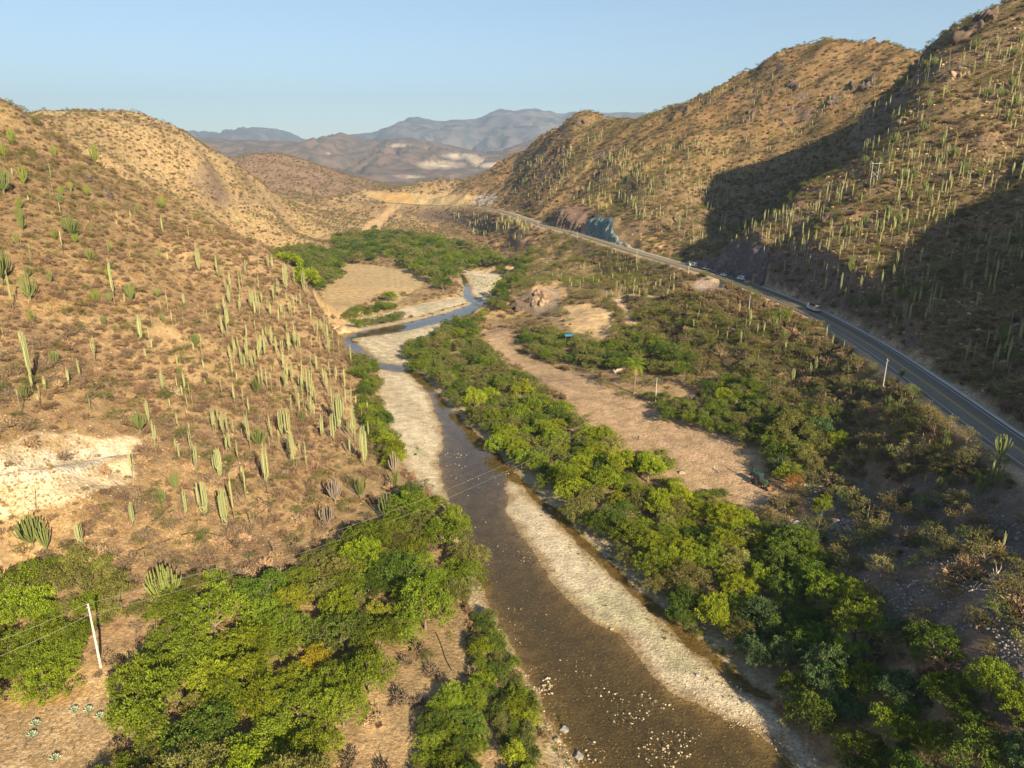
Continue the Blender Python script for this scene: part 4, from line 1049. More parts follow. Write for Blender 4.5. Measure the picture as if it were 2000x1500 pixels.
def greenness(X, Y, Z, PX, PY):
    """share of leafy scrub at each place"""
    g = 0.12 + 0 * X
    g = np.where((X < -20) & (Y < 420), 0.18 + 0.3 * sstep(45, 80, Z), g)
    g = np.where((Y > 420) & (X < -60), 0.45, g)
    g = np.where((X > 20) & (Z < 22), 0.62, g)
    g = np.where((X > 60) & (Y < 200) & (Z < 24), 0.75, g)
    g = np.where((X > 0) & (Y > 380) & (Y < 560) & (Z < 32), 0.80, g)
    g = np.where((X > 60) & (Z > 26), 0.52, g)
    return g
budget = dict(dry=0, olive=0)
near_dry, near_olive = [], []
SX = []
for (sp, y0, y1, s0, s1, pr) in [(2.0, 48, 200, 0.8, 2.8, 0.9), (2.1, 200, 330, 0.9, 3.0, 0.94), (2.8, 330, 560, 1.1, 3.4, 0.97), (3.7, 560, 950, 1.5, 3.8, 0.97), (6.2, 950, 1750, 2.2, 5.2, 0.95)]:
    X, Y, Z = sites(sp, y0, y1, seed=int(y0))
    ok, PX, PY, D = open_ground(X, Y, Z)
    X, Y, Z, PX, PY, D = [a[ok] for a in (X, Y, Z, PX, PY, D)]
    dn = sstep(-0.45, 0.2, fbm(X, Y, 16, 4, 501)) * 0.8 + 0.2
    dn = np.where(X > 60, np.maximum(dn, 0.8), np.maximum(dn, 0.4))
    u = G.uniform(0, 1, len(X))
    thin = np.where((Z < 5) & (np.abs(X) < 80), 0.5, 1.0)
    # the bare stony slope in the shade carries little
    st = in_poly(PX, PY, [(1560,960),(1700,940),(1850,940),(2100,980),(2100,1500),(1950,1400),(1800,1270),(1680,1150),(1600,1050)]) & (Y < 190)
    thin = np.where(st, 0.45, thin); thin = np.where((X > 10) & (Z < 8) & (Y > 150), 0.33, thin)
    m = (u < pr * dn * thin)
    X, Y, Z, PX, PY, D = [a[m] for a in (X, Y, Z, PX, PY, D)]
    m = clear_of_trees(X, Y) if y0 < 600 else np.ones(len(X), bool)
    vis = visible(X, Y, Z + 1.5) | visible(X, Y, Z + 1.5, (-14, 0, CAM_Z)) | visible(X, Y, Z + 1.5, (14, 0, CAM_Z))
    m &= vis
    X, Y, Z, PX, PY, D = [a[m] for a in (X, Y, Z, PX, PY, D)]
    gr = greenness(X, Y, Z, PX, PY) + 0.25 * fbm(X, Y, 20, 3, 511)
    isg = G.uniform(0, 1, len(X)) < gr
    S = s0 + (s1 - s0) * G.uniform(0, 1, len(X)) ** 1.5
    big = (X > 40) & (Y < 330) & (Z < 27); S = np.where(big, S * 1.35, S)
    hill_ = (Z > 27) & (X > 30); S = np.where(hill_ | ((X < -20) & (Y > 200)), S * 0.82, S)
    SX.append(np.stack([X, Y, Z, S, isg, D, PX, PY], 1))
SX = np.concatenate(SX)
inframe = (SX[:, 6] > -10) & (SX[:, 6] < 2010) & (SX[:, 7] < 1520)
def region(x, y, px, py):
    """short words for where a plant stands"""
    if x < -15 and y < 420:
        v = 'top of the left slope' if py < 440 else ('upper left slope' if py < 600 else ('middle of the left slope' if py < 760 else ('lower left slope' if py < 930 else 'foot of the left slope')))
        h = 'near the frame edge' if px < 120 else ('left part' if px < 260 else ('centre left' if px < 420 else ('centre right' if px < 560 else 'river side')))
        return '%s, %s' % (v, h)
    if x < -15: return 'far round hill at left, %s' % ('summit side' if py < 330 else 'lower flank')
    if py > 930: return 'shaded stony slope, %s' % ('upper part' if py < 1060 else ('middle' if py < 1220 else 'lower part')) + (' by the wood' if px < 1720 else ' at the edge')
    if px > 1330 and y < 300 and Hs(x, y) < 26:
        return 'bank below the highway, %s, %s' % ('far left' if px < 1450 else 'left part' if px < 1570 else 'middle' if px < 1700 else 'right part' if px < 1830 else 'by the frame edge', 'close under the road' if py < 720 else ('midway' if py < 840 else 'low down'))
    if x > 60 and road_info(np.array([x]), np.array([y]))[0][0] > 5 and Hs(x, y) > 26.5:
        return 'right hill, %s, %s' % ('high up' if py < 250 else ('mid slope' if py < 420 else 'just above the road'), 'far flank' if px < 1300 else 'beside the shaded ravine' if px < 1560 else 'near ridge' if px < 1750 else 'right part' if px < 1880 else 'by the frame edge')
    return 'low knoll by the river, %s' % ('left part' if px < 1130 else ('middle' if px < 1260 else 'right part'))
for flag, nm, fam, lab, cols in ((0, 'dry_shrub', TWIGS, 'leafless', [PURP_T, TAN_T, PURP_T]), (1, 'olive_shrub', None, 'thin leafed', [OLV_T, (0.17,0.165,0.06), GRN_T])):
    sel = np.nonzero((SX[:, 4] == flag) & inframe)[0]
    size = SX[sel, 3] / SX[sel, 5]
    top = sel[np.argsort(-size)[:295]]
    rest = np.ones(len(SX), bool); rest[top] = False; rest &= SX[:, 4] == flag
    for i in top:
        x, y, z, s, _, D, px, py = SX[i]
        c = cols[G.integers(len(cols))]; w = region(x, y, px, py)
        if flag == 0:
            tn = 'grey-brown' if c is PURP_T else 'pale tan'
            place_plain(nm, TWIGS[G.integers(4)], x, y, z, s, s * G.uniform(0.85, 1.3), G.uniform(0, 6.28), jit(c, G, 0.15), '%s%s leafless shrub, %s' % ('big ' if s > 2.6 else '', tn, w), 'shrub', '%s leafless shrubs, %s' % (tn, w))
        else:
            p = SPARSE[G.integers(3)]; tn = 'olive' if c is OLV_T else ('grey-green' if c is not GRN_T else 'green')
            place_tree(nm, p, x, y, z, s, s * G.uniform(0.9, 1.25), G.uniform(0, 6.28), jit(c, G, 0.15), '%s%s thin-leafed shrub, %s' % ('big ' if s > 3.2 else '', tn, w), 'shrub', '%s thin-leafed shrubs, %s' % (tn, w))
    Q = SX[rest]
    for tag_, cond, where in (('a', Q[:, 0] < 0, 'the left hills'), ('b', Q[:, 0] >= 0, 'the right hills')):
        q = Q[cond]
        if flag == 0:
            scatter_stuff('dry_scrub', q[:, 0], q[:, 1], q[:, 2], q[:, 3], SRC_A if tag_ == 'a' else SRC_A2, 'mass of leafless brown scrub covering %s' % where, 'scrub', SZ=q[:, 3] * 1.1, seed=1)
        else:
            scatter_stuff('olive_scrub', q[:, 0], q[:, 1], q[:, 2], q[:, 3], SRC_B if tag_ == 'a' else SRC_B + SRC_C, 'mass of thin olive scrub covering %s' % where, 'scrub', SZ=q[:, 3] * 1.05, seed=2)
# ---------------------------------------------------------------- cacti seen one by one: foot (px,py), height in photo pixels, kind
PALE, CGREEN, CLIME, DEAD, CDARK = (0.275,0.295,0.14), (0.125,0.15,0.05), (0.14,0.17,0.032), (0.24,0.20,0.165), (0.10,0.145,0.05)
KN = {'a': ('pale columnar clump', COLS[:2], PALE), 'w': ('wide many-stemmed pale', COLS[3:], PALE), 's': ('slim single-stemmed', SLIM, PALE),
      'n': ('narrow few-armed pale', COLS[2:3], PALE), 'c': ('green candelabra', CAND, CGREEN), 'd': ('grey dead candelabra', CAND, DEAD), 'l': ('bright lime candelabra', CAND, CLIME)}
SEEN = [
 (27,608,80,'n','at the left edge, upper of two slim pale ones'),(60,590,60,'c','at the left edge halfway up the slope'),(100,555,26,'c',''),(225,598,95,'n','tallest on the upper half of the left slope'),(257,592,42,'c','leaning right of the tall one on the upper left slope'),
 (277,675,60,'a','compact on open soil halfway up the left slope'),(66,755,110,'a','tallest of all near the left edge above the quarry'),(390,535,50,'w',''),(427,548,50,'a',''),(481,540,35,'n',''),(452,570,22,'n',''),
 (525,528,32,'a',''),(533,532,35,'n',''),(560,570,55,'w','on the slope edge against the far green trees'),(577,562,42,'a',''),(595,573,45,'w','rightmost wide one against the far green trees'),(507,573,38,'n',''),(535,594,40,'a',''),(546,590,48,'a',''),
 (493,608,45,'a',''),(509,630,58,'n',''),(525,615,32,'n',''),(360,601,30,'a',''),(205,640,22,'c',''),(40,435,34,'c',''),(45,452,36,'c',''),(35,482,30,'c',''),(140,465,44,'c','broadest on the upper left slope'),
 (25,285,34,'l','highest at the left edge near the crest'),(10,312,30,'l','just below the highest one at the left edge'),(108,312,27,'l',''),(188,322,40,'l','on the crest rocks of the left hill'),(48,365,40,'l',''),(101,355,32,'n',''),
 (171,387,26,'l',''),(140,375,22,'l',''),(8,380,50,'c',''),(317,410,24,'l','on the skyline rock of the left ridge'),(320,462,40,'a',''),(415,460,22,'a',''),(5,555,66,'c','dark and half out of frame at the left edge'),
 (120,425,30,'n',''),(124,500,50,'s',''),(213,500,26,'s',''),(188,715,60,'a','right of the tallest one above the quarry'),(108,715,30,'c',''),(520,698,52,'a',''),(566,686,38,'a',''),(584,695,45,'n',''),
 (455,742,42,'n',''),(434,775,42,'s',''),(573,755,50,'a',''),(321,772,52,'a','between two leafless shrubs in mid slope'),(371,778,30,'s',''),(367,800,32,'n',''),(177,803,33,'s','above the white quarry ledge'),(502,772,35,'c',''),
 (602,783,72,'a',''),(615,790,48,'n',''),(590,770,35,'n',''),(640,770,50,'a',''),(294,838,60,'a','upper one of three above the quarry tip'),(275,848,45,'c','left one of three above the quarry tip'),(306,892,76,'a','lowest of three by the quarry tip'),
 (352,907,48,'n',''),(385,930,68,'a',''),(430,940,68,'w',''),(438,862,65,'a',''),(446,855,60,'n',''),(458,862,45,'s',''),(452,890,55,'n',''),(490,882,82,'a',''),(508,875,42,'c',''),(527,847,42,'n',''),
 (552,855,60,'w',''),(565,862,66,'w',''),(467,909,52,'n',''),(576,920,80,'a',''),(523,960,100,'a','tallest on the lower left slope'),(481,980,75,'n',''),(630,860,55,'a',''),(653,866,62,'w',''),(665,845,80,'w',''),(695,865,62,'a',''),
 (591,828,30,'c',''),(259,930,60,'n','on the right tip of the white quarry ledge'),(72,1000,50,'s','dark, below the white quarry ledge'),(343,965,44,'c','upper of two below the quarry tip'),(316,990,38,'c','lower of two below the quarry tip'),(366,1025,80,'n','left of the widest pale clump'),
 (400,1012,75,'W','widest pale clump on the lower left slope'),(443,1038,90,'w','just right of the widest pale clump'),(459,1020,100,'n',''),(65,1070,70,'c','left of three in a row beneath the quarry'),(94,1087,62,'c','middle of three in a row beneath the quarry'),(160,1070,56,'w','right of three in a row beneath the quarry'),
 (262,1035,58,'a','alone below the quarry tip'),(655,985,50,'d','upper of two grey dead ones above the thicket'),(640,1030,44,'d','lower of two grey dead ones above the thicket'),(327,1190,86,'C','largest of all, above the thicket near the white pole'),
 (609,790,75,'a',''),(618,796,38,'n',''),(645,745,45,'n',''),(658,748,36,'n',''),(662,842,76,'w',''),(712,915,86,'w','tallest at the foot of the slope by the gravel'),(720,860,40,'n',''),(770,930,50,'d','pale one where the slope meets the gravel'),
 (773,958,42,'c',''),(705,975,50,'c','bright, between the dead one and the river trees'),(757,1020,58,'c','on the slope foot beside the river bend'),(252,1310,32,'a','small, between the white pole and the field'),
 # right side
 (1445,678,32,'a',''),(1463,650,46,'a','under the pole below the highway'),(1478,657,28,'n',''),(1490,660,30,'a',''),(1510,645,32,'c',''),(1529,670,26,'c',''),(1580,744,38,'a','left of a pair on the bank'),(1592,732,34,'a','right of a pair on the bank'),(1562,712,30,'s',''),
 (1547,748,28,'w',''),(1623,770,18,'a',''),(1760,738,18,'c',''),(1695,775,26,'w',''),(1757,800,24,'c',''),(1953,898,56,'c','big, on the verge where the highway leaves the frame'),(1845,866,30,'c',''),(1610,572,34,'a',''),(1588,562,33,'n',''),
 (1635,545,32,'a',''),(1640,585,48,'a',''),(1697,520,22,'n',''),(1713,522,30,'n',''),(1750,507,20,'n',''),(1765,547,28,'a',''),(1747,588,27,'w',''),(1757,592,32,'c',''),(1712,588,30,'a',''),(1700,605,34,'c',''),(1806,575,26,'c',''),
 (1955,665,36,'c',''),(1973,640,36,'s',''),(1690,1040,54,'n','grey, leaning, on the shaded stony slope'),(1757,990,32,'c','dark, at the top of the shaded stony slope'),(1853,952,28,'c',''),(1907,975,32,'c',''),(1955,1080,48,'n','dark, on the shaded slope at the right edge'),
 (1352,470,36,'a','standing alone on pale scree above the highway'),(1243,512,20,'n',''),(1208,395,22,'n',''),(1220,402,24,'n',''),(1241,440,32,'a',''),(1258,372,26,'n',''),(1326,455,34,'w',''),(1340,440,32,'a',''),(1310,450,26,'a','')]
nC = {'col': 0, 'cand': 0}
cact_xy = []
lblcount = {}
def cactus_at(px, py, hpx, kind, note, with_parts):
    p = ground_at(px, py)
    if p is None: return
    D = project(p[0], p[1], p[2])[2]; hgt = hpx * D / FPX * 1.03
    lab, fam, colr = KN[{'W': 'w', 'C': 'c'}.get(kind, kind)]
    cand = kind in 'cdlC'
    ms = fam[G.integers(len(fam))]
    if kind == 'C': ms = CAND[2]
    s = hgt / (5.0 if cand else 8.0); sx = s * (1.0 if cand else max(0.75, min(1.15, 8.0 * 0.9 / hgt * 1.0)) / s * s)
    if not cand: sx = 0.36 * s + 0.26
    if kind == 'W': sx *= 1.7
    if cand: sx = s * 0.78
    w = region(p[0], p[1], px, py)
    siz = '' if note else ('tall ' if hgt > (4.6 if cand else 7.5) else 'short ' if hgt < (3.6 if cand else 5.0) else '')
    label = siz + ('%s cactus %s' % (lab, note) if note else '%s cactus, %s' % (lab, w))
    label = label.replace(' ,', ',')
    nm = 'candelabra_cactus' if cand else 'column_cactus'
    grp = None if note else '%s cacti, %s' % (lab, w)
    c = jit(colr, G, 0.08); rz = G.uniform(0, 6.28)
    zz = Hs(p[0], p[1])
    if with_parts:
        o = link(nm, None, None, (p[0], p[1], zz), (0, 0, rz), None, label=label, category='cactus', group=grp)
        if kind == 'C':
            g = np.random.default_rng(83)
            t = link('trunk', ms[1], o, scale=(sx, sx, s)); t.color = (0.2,0.17,0.13,1)
            for k in range(44):
                a = k * 2.399 + g.normal() * 0.2; f = math.sqrt((k + 0.5) / 44); r = 0.11; h = 5.0; ow = 2.6 * f * g.uniform(0.85, 1.1)
                z0 = h * (0.22 - 0.08 * f); top_ = h * (1.0 - 0.38 * f * f) * g.uniform(0.88, 1.08); dx, dy = math.cos(a), math.sin(a)
                mb = MB(); mb.tube([(0, 0, z0), (dx * ow * 0.4, dy * ow * 0.4, z0 + 0.12 * h), (dx * ow * 0.78, dy * ow * 0.78, z0 + 0.28 * h), (dx * ow * 0.95, dy * ow * 0.95, z0 + 0.45 * h), (dx * ow * 1.03, dy * ow * 1.03, max(top_, z0 + 0.55 * h))],
                                   [r * 0.8, r * 0.85, r * 0.95, r, r * 0.8], 6, g.uniform(0.3, 0.95))
                q = link('arm', mb.build('arm', cactus_mat, True), o, scale=(sx, sx, s)); q.color = (0.17, 0.195, 0.055, 1)
        else:
            t = link('trunk', ms[1], o, scale=(sx, sx, s)); t.color = (*jit((0.22,0.19,0.11), G, 0.08), 1)
            q = link('arms', ms[2], o, scale=(sx, sx, s)); q.color = (*c, 1)
    else:
        place_plain(nm, ms[0], p[0], p[1], zz, sx, s, rz, c, label, 'cactus', grp)
    nC['cand' if cand else 'col'] += 1
    cact_xy.append((p[0], p[1]))
for px, py, hp, kd, note in SEEN: cactus_at(px, py, hp, kd, note, hp >= 42)

# more of them by area, nearest ones as things, the rest as one mass
CZ = [ # polygon in the photograph, number, kinds, height m
    ([(430,560),(600,580),(650,640),(690,720),(720,800),(735,870),(690,900),(600,830),(520,780),(430,700)], 130, 'aannnsns', (5,9)),
    ([(250,600),(450,600),(600,830),(620,930),(420,960),(330,880),(250,760)], 60, 'nnssa', (3,7)),
    ([(0,330),(180,350),(330,430),(430,500),(430,600),(0,640)], 42, 'ccnsl', (3,6)),
    ([(0,640),(430,600),(430,760),(0,830)], 28, 'cnss', (3,6)),
    ([(1400,430),(1560,420),(1660,350),(1640,440),(1560,520),(1480,480),(1420,500)], 120, 'aannnsw', (5,8)),
    ([(1640,180),(2000,60),(2000,400),(1700,470),(1560,540),(1640,420),(1700,330),(1640,300)], 420, 'aannnssc', (4,8)),
    ([(1480,500),(1700,450),(2000,420),(2000,760),(1780,680),(1560,590)], 160, 'annssc', (4,8)),
    ([(1200,340),(1320,260),(1420,300),(1440,430),(1370,500),(1290,460),(1230,430)], 330, 'aannns', (4,8)),
    ([(1320,200),(1480,140),(1640,200),(1600,330),(1460,400),(1400,280)], 300, 'nns', (4,7)),
    ([(1000,330),(1180,260),(1260,330),(1200,420),(1080,400),(960,390)], 330, 'aanns', (5,8)),
    ([(870,420),(1050,440),(1000,490),(940,470)], 150, 'aans', (5,9)),
    ([(1050,560),(1230,480),(1330,540),(1320,580),(1180,590)], 140, 'nnsac', (3,6)),
    ([(1280,560),(1420,570),(1640,660),(1700,740),(1560,760),(1400,680),(1300,640)], 60, 'nnacs', (3,6)),
    ([(500,410),(640,430),(700,470),(640,470),(560,470),(400,430)], 60, 'nns', (4,7)),
    ([(1650,780),(1900,800),(1980,960),(1800,1000),(1700,950)], 22, 'cnc', (3,5)),
]
cand_list = []
for zi, (poly, num, kinds, (h0, h1)) in enumerate(CZ):
    xs = [p[0] for p in poly]; ys = [p[1] for p in poly]; k = 0
    for _ in range(num * 4):
        if k >= num: break
        px, py = G.uniform(min(xs), max(xs)), G.uniform(min(ys), max(ys))
        if not in_poly([px], [py], poly)[0]: continue
        p = ground_at(px, py)
        if p is None or vnoise(np.array([p[0] / 22]), np.array([p[1] / 22]), 610)[0] < 0.36: continue
        if road_info(np.array([p[0]]), np.array([p[1]]))[0][0] < 9 or any(in_poly([px], [py], c)[0] for c in CUTS): continue
        D = project(p[0], p[1], p[2])[2]
        h = G.uniform(h0, h1); kd_ = kinds[G.integers(len(kinds))]; h *= 0.72 if kd_ in 'cl' else 1; cand_list.append((h / D, px, py, h * FPX / D, kd_, p)); k += 1
cand_list.sort(key=lambda t: -t[0])
far = []
for sz, px, py, hp, kd, p in cand_list:
    key = 'cand' if kd in 'cdl' else 'col'
    if nC[key] < (296 if key == 'col' else 150): cactus_at(px, py, hp, kd, '', False)
    else: far.append((p[0], p[1], p[2], hp * project(p[0], p[1], p[2])[2] / FPX / 8.0))
far = np.array(far)
if len(far):
    scatter_stuff('far_cacti', far[:, 0], far[:, 1], far[:, 2], far[:, 3] * 0.30 + 0.20, [source('column', m[0], far_cac) for m in (COLS[0], COLS[1], COLS[2], SLIM[0], SLIM[2])],
                  'countless small upright cacti dotting the far slopes', 'cacti', SZ=far[:, 3], seed=5)
print('cacti', nC, len(far), 'trees', len(taken), 'scrub', len(SX))
# ---------------------------------------------------------------- rock faces cut beside the road
def rock_face_mat():
    m, N, L, out = new_mat('cut_rock')
    b = N.new('ShaderNodeBsdfPrincipled'); b.inputs['Roughness'].default_value = 0.9
    at = N.new('ShaderNodeAttribute'); at.attribute_name = 'soil_color'; geo = N.new('ShaderNodeNewGeometry')
    nz = N.new('ShaderNodeTexNoise'); nz.inputs['Scale'].default_value = 0.6; nz.inputs['Detail'].default_value = 7; nz.inputs['Roughness'].default_value = 0.7; L.new(geo.outputs['Position'], nz.inputs['Vector'])
    mr = N.new('ShaderNodeMapRange'); mr.inputs[1].default_value = 0.35; mr.inputs[2].default_value = 0.65; mr.inputs[3].default_value = 0.55; mr.inputs[4].default_value = 1.35; L.new(nz.outputs[0], mr.inputs[0])
    v = N.new('ShaderNodeVectorMath'); v.operation = 'SCALE'; L.new(at.outputs['Color'], v.inputs[0]); L.new(mr.outputs[0], v.inputs['Scale']); L.new(v.outputs[0], b.inputs['Base Color'])
    bp = N.new('ShaderNodeBump'); bp.inputs['Strength'].default_value = 1.0; bp.inputs['Distance'].default_value = 1.2; L.new(nz.outputs[0], bp.inputs['Height']); L.new(bp.outputs[0], b.inputs['Normal'])
    L.new(b.outputs[0], out.inputs[0]); return m
cut_rock = rock_face_mat()
def rock_face(y0, y1, colors, label, seed):
    P = RP[(RP[:, 1] > y0) & (RP[:, 1] < y1)]
    P = np.stack([np.interp(np.linspace(0, len(P) - 1, len(P) * 2), np.arange(len(P)), P[:, k]) for k in range(3)], 1)
    T = np.gradient(P, axis=0); T[:, 2] = 0; T /= np.linalg.norm(T, axis=1)[:, None]; Nn = np.stack([T[:, 1], -T[:, 0]], 1)
    k = len(P); rows = 22; V = np.zeros((rows, k, 3)); Cc = np.zeros((rows, k, 3))
    for i in range(k):
        top = 2.0
        for off in np.arange(6.4, 26, 0.4):
            if Hs(P[i, 0] + Nn[i, 0] * off, P[i, 1] + Nn[i, 1] * off) > P[i, 2] + (off - 6.2) * 2.6: top = (off - 6.2) * 3.0 + 0.6
        edge = min(1, i / 6, (k - 1 - i) / 6)
        top = min(top, 17) * max(edge, 0.15)
        for r in range(rows):
            t = top * r / (rows - 1); off = 6.25 + t / 3.3
            x, y, z = P[i, 0] + Nn[i, 0] * off, P[i, 1] + Nn[i, 1] * off, P[i, 2] + t - 0.3
            a = np.array([i * 1.3]); bb = np.array([t])
            d = 1.5 * (1 - abs(2 * vnoise(a / 5, bb / 14, seed)[0] - 1)) + 0.9 * vnoise(a / 2.1, bb / 3, seed + 1)[0] + 0.5 * vnoise(a / 0.8, bb / 0.9, seed + 2)[0] - 0.9
            d *= 1.7; d *= 0.2 + 0.8 * min(1, (rows - 1 - r) / 3)
            V[r, i] = (x - Nn[i, 0] * d, y - Nn[i, 1] * d, z)
            u = vnoise(a / 9, bb / 7, seed + 4)[0] * (len(colors) - 1) * 0.5 + (i / k) * (len(colors) - 1) * 0.5; u = min(u, len(colors) - 1.001)
            c0, c1 = np.array(colors[int(u)]), np.array(colors[int(u) + 1]); Cc[r, i] = c0 + (c1 - c0) * (u - int(u))
    link('road_cutting', mesh_np('road_cutting', V.reshape(-1, 3), grid_faces(k, rows)[:, ::-1], [cut_rock], {'soil_color': ('POINT', Cc.reshape(-1, 3))}), label=label, category='cliff')
rock_face(320, 392, [(0.16,0.13,0.13),(0.12,0.10,0.105),(0.24,0.19,0.165)], 'dark jagged rock face beside the highway behind the parked vehicles', 700)
rock_face(462, 552, [(0.42,0.31,0.20),(0.30,0.31,0.29),(0.15,0.23,0.235),(0.12,0.21,0.23),(0.16,0.14,0.13)], 'turquoise blue rock cutting beside the highway', 710)
rock_face(552, 606, [(0.19,0.13,0.10),(0.14,0.10,0.085),(0.27,0.17,0.11)], 'dark brown rock cutting beyond the turquoise one', 720)

# ---------------------------------------------------------------- boulders, crags, stones
def place_stone(name, x, y, z, r, mesh, label, cat, group=None, flat=1.0, sink=0.25):
    o = link(name, mesh, None, (x, y, z + r * (0.3 - sink)), (G.uniform(-0.3, 0.3), G.uniform(-0.3, 0.3), G.uniform(0, 6.28)), (r, r, r * flat), label=label, category=cat, group=group); return o
BOULD = [stone_mesh(200 + i, 3, grey_stone, 0.75) for i in range(3)]
for me in BOULD:
    V = np.array([v.co[:] for v in me.vertices]); nn = fbm(V[:, 0] * 3 + V[:, 2], V[:, 1] * 3, 1.0, 4, 33) * 0.5
    me.vertices.foreach_set('co', (V * (1 + nn)[:, None]).astype(np.float32).ravel()); me.update()
def bm_copy(me, mat): c = me.copy(); c.materials.clear(); c.materials.append(mat); return c
crag_mat = plant_mat('crag_rock', trans=0, spread=0.3, rough=0.9, fixed=(0.22,0.155,0.11), fixed2=(0.31,0.22,0.15)); BOULD_B = [bm_copy(m, crag_mat) for m in BOULD]; dark_rock = plant_mat('dark_rock', trans=0, spread=0.3, rough=0.9, fixed=(0.075,0.06,0.052), fixed2=(0.14,0.10,0.078)); BOULD_D = [bm_copy(m, dark_rock) for m in BOULD]
BOULD_P = [bm_copy(m, pale_stone) for m in BOULD]
for px, py, r, fam, lab in [(1103,1432,1.0,BOULD,'upper of two grey boulders at the left water edge'),(1130,1480,0.95,BOULD,'lower of two grey boulders at the left water edge'),(1088,1452,0.6,BOULD_P,'pale flat boulder between grass and the grey boulders'),
    (1558,1024,1.5,BOULD,'rounded grey boulder in the shade beside the riverside wood'),(1632,1018,1.0,BOULD,'pale grey boulder at the foot of the stony slope'),(1620,1030,0.6,BOULD,'smaller grey boulder below the pale one, foot of stony slope'),
    (1199,723,1.0,BOULD,'pale boulder beside the ruined wall near the palm'),(1332,925,1.1,BOULD_P,'long pale driftwood-like stone on the tip of the gravel bar') ,(1362,1322,0.5,BOULD,'dark grey stone on the stony end of the gravel bar'),
    (1195,1230,0.5,BOULD_P,'small pale rock in the notch of the gravel bar')]:
    p = ground_at(px, py)
    if p is not None: place_stone('boulder', p[0], p[1], Hs(p[0], p[1]), r, fam[G.integers(3)], lab, 'boulder', flat=0.8)
k_ = 0
for px, py, r, dark, lab in [(1547,165,6,1,'dark crag high on the right hill, leftmost of three'),(1626,202,6,1,'dark crag high on the right hill, middle of three'),(1692,170,6.5,1,'dark crag high on the right hill, rightmost of three'),
    (1472,232,5,1,'dark crag under the left crest of the right hill'),(1130,240,5,1,'dark pinnacle crag on the hilltop above the turquoise cutting'),(1690,440,4,1,'dark overhanging crag on the shaded right ridge'),(1598,440,2.8,1,'small dark crag left of the overhanging one'),
    (1770,230,4,0,'brown crag on the sunlit ridge shoulder'),(1875,150,5,0,'orange brown crag beneath the top right skyline'),(1930,40,6,1,'dark crag on the top right skyline'),(1050,590,5.5,0,'pale weathered bluff over the river bend'),
    (1027,590,5,1,'dark undercut rock at the river side of the pale bluff'),(215,385,3.0,1,'dark rocks under the crest of the left hill'),(260,365,2.6,1,'dark ledge right under the crest of the left hill'),(170,350,2.4,1,'brown rock ledge on the left hill crest'),
    (1480,545,3.5,0,'reddish rock shoulder where the highway cutting ends'),(925,392,4,0,'whitish crag beside the far road, left of a pair'),(955,392,4,0,'whitish crag beside the far road, right of a pair'),(700,390,4,0,'pinkish crag at the end of the yellow cutting'),
    (1655,1065,1.6,0,'brown rock in the shaded rubble'),(1740,460,3,0,'grey rock on the shaded ridge')]:
    p = ground_at(px, py)
    if p is None: continue
    n_ = 7 if r > 3 else 4
    r *= 1.35 if dark else 1.0
    o = link('rock_outcrop', None, None, (p[0], p[1], p[2]), label=lab, category='rock outcrop')
    for k in range(n_):
        dx, dy = G.normal() * r * 0.55, G.normal() * r * 0.45; rr = r * G.uniform(0.35, 0.8)
        zz = Hs(p[0] + dx, p[1] + dy) - p[2]
        link('rock', (BOULD_D if dark else BOULD_B)[G.integers(3)], o, (dx, dy, zz - rr * 0.1), (G.uniform(-.4, .4), G.uniform(-.4, .4), G.uniform(0, 6.28)), (rr, rr * 0.8, rr * G.uniform(0.8, 1.3)))

ST_S = [stone_mesh(220 + i, 1, pale_stone) for i in range(4)]
def pix_sites(poly, n, zmode=None):
    xs = [p[0] for p in poly]; ys = [p[1] for p in poly]; out = []
    px = G.uniform(min(xs), max(xs), n * 3); py = G.uniform(min(ys), max(ys), n * 3); m = in_poly(px, py, poly); px, py = px[m][:n], py[m][:n]
    u, v = (px - 1000) / FPX, (750 - py) / FPX; dx, dy, dz = u, CP + v * SP, -SP + v * CP; t = (0.0 - CAM_Z) / dz
    return dx * t, dy * t
RIV = [([(1150,1300),(1330,1370),(1450,1400),(1560,1500),(1480,1540),(1300,1500),(1220,1400)], 420, .08, .28), ([(1330,1360),(1500,1440),(1600,1540),(1450,1540),(1380,1430)], 650, .07, .24),
       ([(1000,1020),(1090,1140),(1220,1260),(1330,1370),(1290,1390),(1180,1300),(1060,1170),(985,1060)], 900, .08, .24), ([(1030,1290),(1080,1330),(1110,1390),(1080,1420),(1050,1360)], 190, .12, .34),
       ([(870,880),(920,880),(900,910),(862,905)], 60, .12, .32), ([(860,900),(990,920),(990,960),(900,960)], 60, .10, .26), ([(900,960),(1000,1010),(1100,1200),(1200,1300),(1250,1450),(1150,1450),(1000,1250),(930,1100)], 420, .08, .24),
       ([(1100,1380),(1300,1400),(1400,1540),(1160,1540)], 300, .10, .3), ([(1290,915),(1345,920),(1340,940),(1300,938)][:0] or [(985,920),(1020,915),(1020,935),(990,935)], 30, .15, .35)]
SX_, SY_, SR_ = [], [], []
for poly, n_, a, b in RIV:
    x, y = pix_sites(poly, n_); r = a + (b - a) * G.uniform(0, 1, len(x)) ** 2.5
    m = vnoise(x / 3, y / 3, 801) * 0.6 + vnoise(x / 9, y / 9, 802) * 0.5 > 0.56
    SX_.append(x[m]); SY_.append(y[m]); SR_.append(r[m])
SX_, SY_, SR_ = map(np.concatenate, (SX_, SY_, SR_))
PXs, PYs, Ds = project(SX_, SY_, 0 * SX_)
vis_ = (PXs > 0) & (PXs < 2000) & (PYs < 1500)
order = np.argsort(-(SR_ / Ds) * vis_); top = order[:280]; rest = order[280:]
